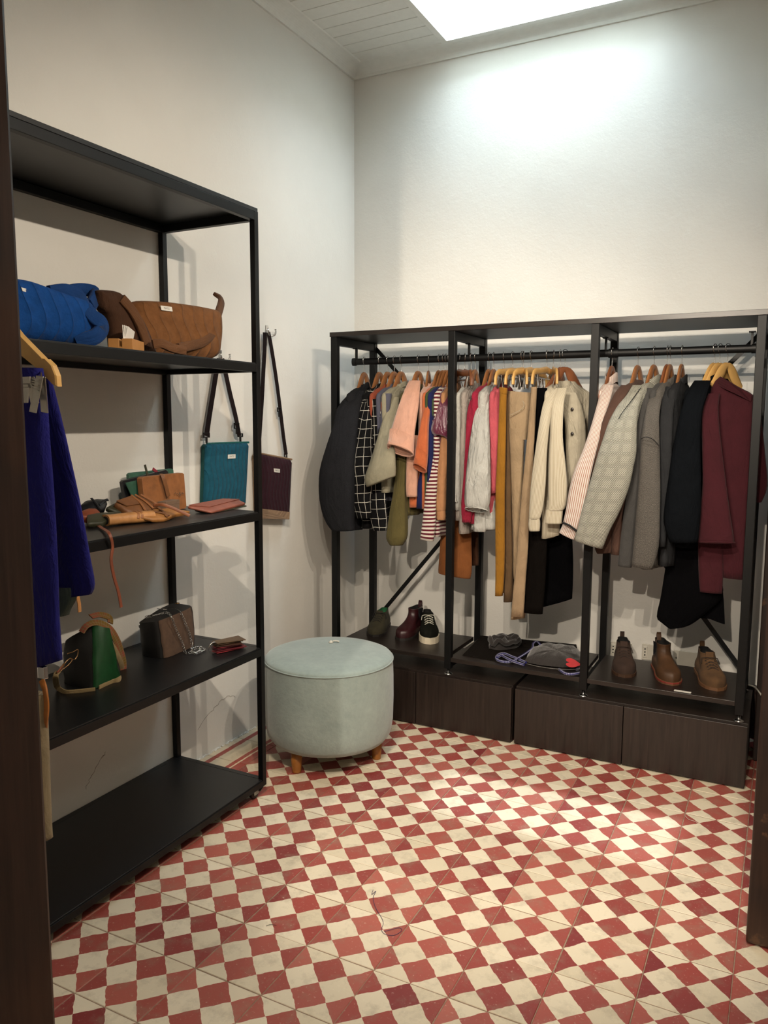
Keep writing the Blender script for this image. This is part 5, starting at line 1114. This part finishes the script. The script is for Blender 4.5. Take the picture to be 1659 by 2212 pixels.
def m_ikat():
    t = NT('patterned_webbing'); v = t.coord('UV'); s = t.sep(v)
    f = t.math('GREATER_THAN', t.math('ADD', t.math('ABSOLUTE', t.math('SINE', t.math('MULTIPLY', s[1], 330))), t.math('ABSOLUTE', t.math('SINE', t.math('MULTIPLY', s[0], 260)))), 1.25)
    g_ = t.noise(18, 2, .5, v); base = t.mix(f, srgb('77603f'), t.mix(t.ramp(g_.outputs[0], .45, .55), srgb('8a4030'), srgb('6d5418')))
    t.set(base, .9); return t.m
M_IKAT = m_ikat(); M_WEB = fabric('beige_webbing', '9a855f')
g = thing('shoulder_bag', 'black and emerald leather shoulder bag with patterned webbing strap', 'bag', 'bags on the lower shelf')
A, B, C = on_z(132, 1474, S3 + .001), on_z(203, 1489, S3 + .001), on_z(262, 1462, S3 + .001)
top = [on_x(136, 1386, A.x + .02), on_x(198, 1349, B.x - .045), on_x(240, 1357, C.x + .01), None]; top[3] = top[0] + top[2] - top[1] + Vector((0, 0, .01))
corner_bag(A, B, C, .2, top, (L_BLKBAG, L_GREEN), g, .016)
def free_strap(parent, pts, wid, mat, name='strap', th=.003, side=None, k=5):
    P = catmull(pts, k); S = []
    for i, p in enumerate(P):
        d = (P[min(i + 1, len(P) - 1)] - P[max(i - 1, 0)]).normalized(); vdir = (p - CAM).normalized(); s_ = vdir.cross(d).normalized(); S.append((s_ * .62 - vdir * .55 + Vector((0, 0, .15))).normalized())
    b = MB(); b.ribbon(P, wid, th, [Vector(side)] * len(P) if side else S); return b.obj(name, mat, parent)
xs = B.x
free_strap(g, [on_x(176, 1366, xs - .05), on_x(188, 1351, xs - .045), on_x(208, 1345, xs - .04), on_x(230, 1353, xs - .035), on_x(246, 1372, xs - .04), on_x(258, 1400, xs - .05), on_x(266, 1432, xs - .06), on_x(265, 1460, xs - .07)], .024, M_IKAT)
free_strap(g, [on_x(196, 1332, xs - .09), on_x(216, 1328, xs - .09), on_x(236, 1334, xs - .09), on_x(238, 1346, xs - .08)], .022, M_IKAT)
free_strap(g, [on_x(222, 1368, xs - .02), on_x(246, 1400, xs - .03), on_x(260, 1430, xs - .05), on_x(266, 1458, xs - .07), on_z(258, 1467, S3 + .006), on_z(240, 1474, S3 + .004), on_z(214, 1486, S3 + .004)], .016, M_WEB)
free_strap(g, [on_z(206, 1490, S3 + .004), on_z(170, 1494, S3 + .004), on_z(140, 1495, S3 + .005), on_z(124, 1484, S3 + .012), on_x(120, 1462, xs - .0), on_x(126, 1450, xs - .02)], .016, M_WEB)
M_GOLD = plain('pale_gold_metal', 'b08a62', .25, 1.0, var=.05)
b = MB(); b.tube(catmull([on_x(u, v, xs - .012) for u, v in ((128, 1448), (136, 1438), (144, 1428), (152, 1422), (156, 1426), (148, 1436), (138, 1444), (130, 1450))], 4), .0018, 6); b.tube(catmull([on_x(u, v, xs - .02) for u, v in ((146, 1412), (158, 1408), (168, 1403), (168, 1414), (162, 1424), (154, 1424))], 4), .0018, 6); b.obj('gold_clasp', M_GOLD, g)
b = MB(); b.ribbon(catmull([on_x(122, 1456, xs), on_x(130, 1446, xs - .006), on_x(138, 1436, xs - .01)], 3), .014, .003, (0, .7, .7)); b.obj('strap_end', M_IKAT, g)
g = thing('chain_bag', 'black bag with brown suede front and silver chain strap', 'bag', 'bags on the lower shelf')
A, B, C = on_z(301, 1416, S3 + .001), on_z(354, 1423, S3 + .001), on_z(424, 1392, S3 + .001)
top = [on_x(296, 1349, A.x), on_x(341, 1342, B.x - .012), on_x(417, 1309, C.x - .012), None]; top[3] = on_x(368, 1303, A.x + C.x - B.x)
top[0] = on_x(297, 1346, A.x)
SUEDE = lea('taupe_brown_suede', '4b382b', .95)
corner_bag(A, B, C, .17, top, (L_BLKBAG, SUEDE), g, .010)
def chain(parent, pts, pitch=.0085, r=.0044, wr=.00125, mat=M_CHROME):
    P = catmull(pts, 12); b = MB(); d_ = 0; k = 0; last = P[0]
    for i in range(1, len(P)):
        d_ += (P[i] - P[i - 1]).length
        if d_ >= pitch:
            d_ = 0; t_ = (P[min(i + 1, len(P) - 1)] - P[i - 1]).normalized(); u_ = t_.orthogonal().normalized(); w_ = t_.cross(u_)
            s_ = (u_ if k % 2 else w_) * .8 + (w_ if k % 2 else u_) * .6; s_.normalize(); k += 1
            b.tube([P[i] + t_ * (math.cos(a) * r * 1.35) + s_ * (math.sin(a) * r) for a in (2 * math.pi * q / 10 for q in range(10))], wr, 5, closed=True)
    return b.obj('chain', mat, parent)
xf = lambda u: B.x + (C.x - B.x) * max(0, min(1, (u - 354) / 70)) + .020
chain(g, [on_x(312, 1334, A.x + .02), on_x(330, 1330, B.x - .05), on_x(350, 1325, B.x - .04), on_x(362, 1324, B.x - .02), on_x(371, 1334, xf(371)), on_x(377, 1352, xf(377)), on_x(386, 1372, xf(386)), on_x(394, 1390, xf(394)), on_z(399, 1408, S3 + .006)])
chain(g, [on_x(338, 1315, B.x - .09), on_x(362, 1317, B.x - .08), on_x(382, 1319, B.x - .05), on_x(392, 1327, C.x + .012), on_x(400, 1346, C.x + .022), on_x(408, 1366, C.x + .024), on_x(413, 1385, C.x + .026), on_z(415, 1404, S3 + .006)])
chain(g, [on_z(u, v, S3 + h) for u, v, h in ((398, 1408, .006), (404, 1411, .005), (414, 1409, .008), (424, 1412, .005), (432, 1408, .005), (442, 1404, .005), (436, 1399, .007), (424, 1400, .009), (414, 1404, .01), (420, 1410, .01), (432, 1405, .01), (428, 1401, .012))])
b = MB(); b.tube([on_x(306 + 6 * math.cos(a), 1352 + 5 * math.sin(a), A.x + .012) for a in (2 * math.pi * k / 14 for k in range(14))], .0016, 6, closed=True); b.obj('chain_ring', M_CHROME, g)
b = MB(); b.lathe([(0, 0), (.008, 0), (.008, .003), (0, .004)], 14, Matrix.Translation(on_x(383, 1304, C.x - .03))); b.obj('magnet_snap', M_GOLD, g)
g = thing('leather_swatches', 'bundle of red and brown leather swatches on a metal ring', 'swatches')
c = on_z(462, 1412, S3); b = MB(); b.tube([Vector((c.x + .018 * math.cos(a) * .35, c.y + .018 * math.cos(a), S3 + .021 + .019 * math.sin(a))) for a in (2 * math.pi * k / 28 for k in range(28))], .0021, 8, closed=True); b.obj('ring', M_CHROME, g)
cols = ['8f2a31', '5c1a22', '4b1720', '6e2028', '3e2519', '4a3a28', '55412c']
for k, cc in enumerate(cols):
    z0 = S3 + .003 + .0042 * k; a = .32 + .22 * math.sin(k * 2.1); o = on_z(464, 1411, S3)
    ex = Vector((math.sin(a) * .35 + .15, math.cos(a), .05)).normalized(); ey = Vector((-ex.y, ex.x, 0)).normalized()
    Q = [o + ex * l + ey * w_ for l, w_ in ((-.002, -.018), (.100 + .01 * math.sin(k * 1.3), -.032), (.112 + .012 * math.sin(k * 2.3), .030), (.0, .018))]
    b = MB(); b.rings([[Vector((q.x, q.y, z0 + .010 * i_ * (k / 7) + h)) for q, i_ in zip(Q, (1, .2, .2, 1))] for h in (0, .0022)], smooth=False); b.obj('swatch', lea('swatch_' + cc, cc), g)

# --- crossbody pouches on the left wall with hooks
M_STRAPD = fabric('dark_brown_webbing', '241c1c'); M_PLASTIC = plain('black_plastic', '0f0f11', .35)
def wall_hook(u, v, label):
    p = on_x(u, v, LWX); t = thing('wall_hook', label, 'hook', 'chrome hooks on the left wall', loc=(LWX, p.y, p.z))
    b = MB(); b.box(.0, .003, -.010, .010, -.022, .022, .002); b.obj('back_plate', M_CHROME, t)
    b = MB()
    for s_ in (-1, 1): b.tube(catmull([(.003, s_ * .002, -.012), (.016, s_ * .010, -.022), (.026, s_ * .022, -.018), (.028, s_ * .028, -.004), (.026, s_ * .029, .006)], 4), [.0042, .0042, .0042, .0042, .0042, .0042, .0042, .0042, .0042, .0042, .0042, .0042, .004, .004, .004, .004, .0052], 8)
    b.obj('prong', M_CHROME, t); return t, p
def pouch_on_wall(label, quad, mat, side_mat, hook_px, s1, s2, adj, lab, zip_mat, band=None, hook_label=''):
    t = thing('crossbody_pouch', label, 'bag', 'quilted pouches on the left wall'); X = -.765
    Qs = []
    for i in range(4):
        a, b_ = quad[i], quad[(i + 1) % 4]
        for f in (0.03, .25, .5, .75, .97): Qs.append((a[0] + (b_[0] - a[0]) * f, a[1] + (b_[1] - a[1]) * f))
    P = [on_x(u, v, X) for u, v in Qs]; c = sum(P, Vector()) / len(P)
    def rg(s_, x): return [Vector((x, c.y + (p.y - c.y) * s_, c.z + (p.z - c.z) * s_)) for p in P]
    b = MB(); b.rings([rg(.97, LWX + .004), rg(1, LWX + .008), rg(1, X - .012)], smooth=False); planar(b); b.obj('back', side_mat, t)
    b = MB(); b.rings([rg(1.0, X - .011), rg(1.005, X - .006), rg(.99, X), rg(.95, X + .006), rg(.8, X + .009), rg(.4, X + .011), rg(.02, X + .0115)]); planar(b); b.obj('front_panel', mat, t)
    b = MB(); b.tube([on_x(quad[0][0] + (quad[1][0] - quad[0][0]) * f, quad[0][1] + (quad[1][1] - quad[0][1]) * f - 1.5, X - .010) for f in (0, .25, .5, .75, 1)], .0045, 8); b.obj('zip', zip_mat, t)
    label_x(t, lab, X + .0108)
    if band:
        Qb = [on_x(u, v, X + .010) for u, v in band]; b = MB(); b.rings([[q + Vector((-.020, 0, 0)) for q in Qb], [q + Vector((.003, 0, 0)) for q in Qb]], smooth=False); b.obj('bottom_band', side_mat, t)
    _, hp = wall_hook(hook_px[0], hook_px[1], hook_label)
    for s_, w_ in ((s1, .026), (s2, .024)):
        Pp = [on_x(u, v, LWX + d) for u, v, d in s_]; b = MB(); b.ribbon(catmull(Pp, 4), w_, .0022, (0, .98, .1)); b.obj('strap', M_STRAPD, t)
    for (u, v, w_, h_) in adj:
        p = on_x(u, v, LWX + .022); b = MB()
        b.box(p.x - .003, p.x + .003, p.y - w_, p.y - w_ + .004, p.z - h_, p.z + h_, .001); b.box(p.x - .003, p.x + .003, p.y + w_ - .004, p.y + w_, p.z - h_, p.z + h_, .001); b.box(p.x - .003, p.x + .003, p.y - w_, p.y + w_, p.z + h_ - .004, p.z + h_, .001); b.box(p.x - .003, p.x + .003, p.y - w_, p.y + w_, p.z - h_, p.z - h_ + .004, .001)
        b.box(p.x - .003, p.x + .003, p.y - .004, p.y + .004, p.z - h_ - .022, p.z - h_, .001); b.obj('buckle', M_PLASTIC, t)
M_TEALQ = m_quilt('teal_quilted_corduroy', '194d60', freq=130, wave=.008, deep=.006); M_TEALS = fabric('teal_lining', '1b4a4a'); M_PLUMQ = m_quilt('plum_quilted_corduroy', '2e151d', freq=130, wave=.008); M_TANS = fabric('tan_canvas', '93785f')
pouch_on_wall('teal quilted pouch on a dark strap behind the shelving unit', [(447, 960), (537, 957), (530, 1092), (443, 1096)], M_TEALQ, M_TEALS, (475, 768),
    [(474, 776, .022), (468, 800, .02), (460, 850, .02), (452, 900, .02), (446, 942, .024)], [(480, 776, .022), (486, 800, .02), (497, 850, .02), (508, 895, .02), (514, 925, .022), (517, 942, .026)], [(446, 940, .018, .010), (511, 920, .016, .012), (519, 940, .016, .008)], [(492, 982), (508, 981), (508, 990), (492, 991)], plain('teal_zip', '155a55', .5), hook_label='chrome double hook holding the teal pouch')
pouch_on_wall('plum quilted pouch with tan base hanging right of the shelving unit', [(556, 980), (630, 994), (624, 1120), (560, 1118)], M_PLUMQ, M_TANS, (576, 714),
    [(572, 718, .022), (572, 745, .02), (569, 800, .02), (566, 860, .02), (562, 920, .02), (558, 980, .02)], [(580, 718, .022), (586, 750, .02), (594, 800, .02), (601, 850, .02), (606, 890, .02), (612, 940, .02), (618, 982, .024)], [(603, 885, .014, .010), (617, 984, .010, .010)], [(591, 1012), (604, 1013), (604, 1021), (592, 1020)], M_TANS, [(560, 1098), (625, 1106), (624, 1122), (562, 1120)], hook_label='chrome double hook holding the plum pouch')
# ================================================================== blue trousers on a clip hanger behind the left jamb
YB = -1.25
hp = on_y(-12, 640, YB)
g = thing('clip_hanger', 'pale wooden clip hanger with metal clip at the left edge', 'hanger')
def bar(pts, Y, th, mat, name, parent):
    P = [on_y(u, v, Y) for u, v in pts]; b = MB(); e = Vector((.0, th / 2, 0)); c = sum(P, Vector()) / len(P)
    b.rings([[c + (p - c) * .96 - e * 1.0 for p in P], [p - e * .7 for p in P], [p + e * .7 for p in P], [c + (p - c) * .96 + e for p in P]], smooth=False); return b.obj(name, mat, parent)
bar([(-40, 640), (0, 664), (46, 722), (98, 775), (97, 778), (104, 776), (118, 790), (127, 812), (129, 835), (122, 833), (90, 800), (46, 764), (0, 715), (-40, 690)], YB, .016, M_HANGL, 'arm', g)
bar([(-40, 640), (-80, 655), (-140, 720), (-180, 790), (-184, 830), (-176, 832), (-130, 770), (-80, 712), (-40, 690)], YB, .016, M_HANGL, 'arm', g)
ctr = on_y(-40, 640, YB); b = MB(); b.tube(catmull([ctr + Vector(q) for q in ((0, 0, -.01), (0, 0, .035), (.006, 0, .046), (.016, 0, .058), (.016, 0, .074), (.0, 0, .084), (-.014, 0, .076))], 4), .0018, 8); b.obj('hook', M_CHROME, g)
b = MB(); b.tube([on_y(88, 798, YB - .010), on_y(89, 812, YB - .06), on_y(90, 824, YB - .085)], .0018, 6); b.tube([on_y(-100, 838, YB), on_y(40, 838, YB), on_y(91, 838, YB)], .0018, 6); b.obj('clip_bar', M_CHROME, g)
M_CLIP = plain('dull_nickel', 'b5b1a8', .28, 1.0, var=.1)
pc = on_y(86, 852, YB - .085)
b = MB()
for e in (-1, 1): b.box(-.010, .010, -.0012, .0012, -.036, .036, .001, Matrix.Translation(pc) @ Matrix.Rotation(.15, 4, 'Y') @ Matrix.Translation((0, .008 * e, 0)) @ Matrix.Rotation(.16 * e, 4, 'X'))
for k in range(5): b.box(-.009, .009, -.013, -.011, .008 + .005 * k, .010 + .005 * k, 0, Matrix.Translation(pc) @ Matrix.Rotation(.15, 4, 'Y'))
b.obj('clip', M_CLIP, g)
pc = on_y(62, 838, YB - .085); b = MB()
for e in (-1, 1): b.box(-.012, .012, -.0012, .0012, -.030, .022, .001, Matrix.Translation(pc) @ Matrix.Translation((0, .008 * e, 0)) @ Matrix.Rotation(.16 * e, 4, 'X'))
b.tube([pc + Vector((-.012, -.006, .004)), pc + Vector((.012, -.006, .004))], .005, 8); b.obj('clip', M_CLIP, g)
M_ROYAL = fabric('royal_blue_cloth', '161664', bump=.5)
g = thing('trousers', 'royal blue wide trousers hanging at the left edge', 'trousers')
cloth_tube('leg', M_ROYAL, g, [(-60, 88, 795), (-40, 96, 860), (-20, 100, 940), (0, 108, 1040), (20, 116, 1150), (40, 122, 1250), (60, 126, 1340), (70, 1444, 133, 1426)], YB - .03, .22, .05, 4, tmax=.05, seed=3)
cloth_tube('leg', M_ROYAL, g, [(40, 104, 800), (50, 118, 850), (62, 136, 920), (76, 152, 990), (88, 170, 1070), (98, 184, 1140), (106, 195, 1205), (112, 1262, 204, 1262), (122, 1292, 196, 1284)], YB + .035, .22, .04, 4, tmax=.05, seed=4)
M_GREYT = fabric('grey_teal_cloth', '4c5a52')
cloth_tube('teal_garment_behind', M_GREYT, g, [(108, 165, 1268), (112, 162, 1295), (122, 150, 1315), (134, 142, 1330)], YB + .03, .3, .05, 4, tmax=.03, seed=5)  # separate grey-teal garment peeping out below the blue trousers, not their hem
g = thing('hanging_rail', 'black rail holding the blue trousers behind the left jamb', 'rail')
b = MB(); b.tube([Vector((ctr.x, -1.668, ctr.z + .0715)), Vector((ctr.x, YB + .06, ctr.z + .0715))], .010, 12); b.obj('rail', M_BLACK, g); b = MB(); b.lathe([(0, 0), (.03, 0), (.03, .006), (0, .006)], 18, Matrix.Translation((ctr.x, -1.669, ctr.z + .0715)) @ Matrix.Rotation(-math.pi / 2, 4, 'X')); b.obj('flange', M_BLACK, g)
# lower hanging garment: amber strap and beige cloth showing past the jamb
g = thing('skirt', 'beige skirt hem showing low behind the left jamb', 'skirt')
cloth_tube('skirt_panel', fabric('beige_skirt_cloth', '8a7c62'), g, [(-120, 96, 1500), (-100, 99, 1600), (-80, 102, 1700), (-60, 106, 1770), (-50, 1822, 110, 1812)], YB - .03, .2, .04, 5, tmax=.06, seed=6)
tg2 = MB(); tg2.tube([on_y(-60, 1440, YB - .03), on_y(60, 1440, YB - .03)], .0018, 6); cb = tg2.obj('clip_bar', M_CHROME, g)
b = MB(); pc = on_y(93, 1452, YB - .03); b.box(-.010, .010, -.006, .006, -.014, .014, .002, Matrix.Translation(pc)); b.obj('clip', M_CHROME, g)
b = MB(); b.ribbon(catmull([on_y(90, 1470, YB - .02), on_y(97, 1490, YB - .03), on_y(101, 1525, YB - .03), on_y(98, 1560, YB - .03), on_y(94, 1590, YB - .02)], 4), .012, .004, (1, 0, 0)); b.obj('amber_strap', lea('amber_leather', '94591f'), g)
# ================================================================== small things
p = on_z(717, 1388, .440); g = thing('plastic_tag', 'small white plastic pin tag lying on top of the ottoman', 'tag', loc=(p.x, p.y, .4405), rot=(0, 0, math.radians(30)))
b = MB(); b.tube([(.004, 0, .006), (.012, 0, .007), (.022, 0, .006), (.03, 0, .0035)], [.003, .003, .0035, .004], 8); b.obj('pin', M_PLATE, g); b = MB(); b.lathe([(0, 0), (.010, .0), (.0095, .002), (.003, .009), (0, .010)], 18, Matrix.Translation((-.004, 0, .0))); b.obj('cone_head', M_PLATE, g)
M_THREAD = plain('violet_thread', '4a3d5c', .9)
def thread(pts, label, col=None):
    b = MB(); b.tube(catmull([on_z(u, v, .0022) for u, v in pts], 5), .0007, 5); tag(b.obj('loose_thread', col or M_THREAD), label, 'thread')
thread([(806, 1922), (803, 1932), (812, 1925), (806, 1940), (812, 1962), (824, 1982), (828, 1995), (824, 2008), (832, 2018), (852, 2020), (868, 2010), (862, 2004), (845, 2008), (830, 2012)], 'tangled violet thread lying on the tiles in the middle of the floor')
thread([(1480, 1762), (1488, 1770), (1500, 1774), (1507, 1778)], 'short pale thread on the tiles before the right drawers', M_PLATE)
thread([(575, 2000), (585, 1997), (597, 1999)], 'short dark thread on the tiles before the shelving unit', M_INK)
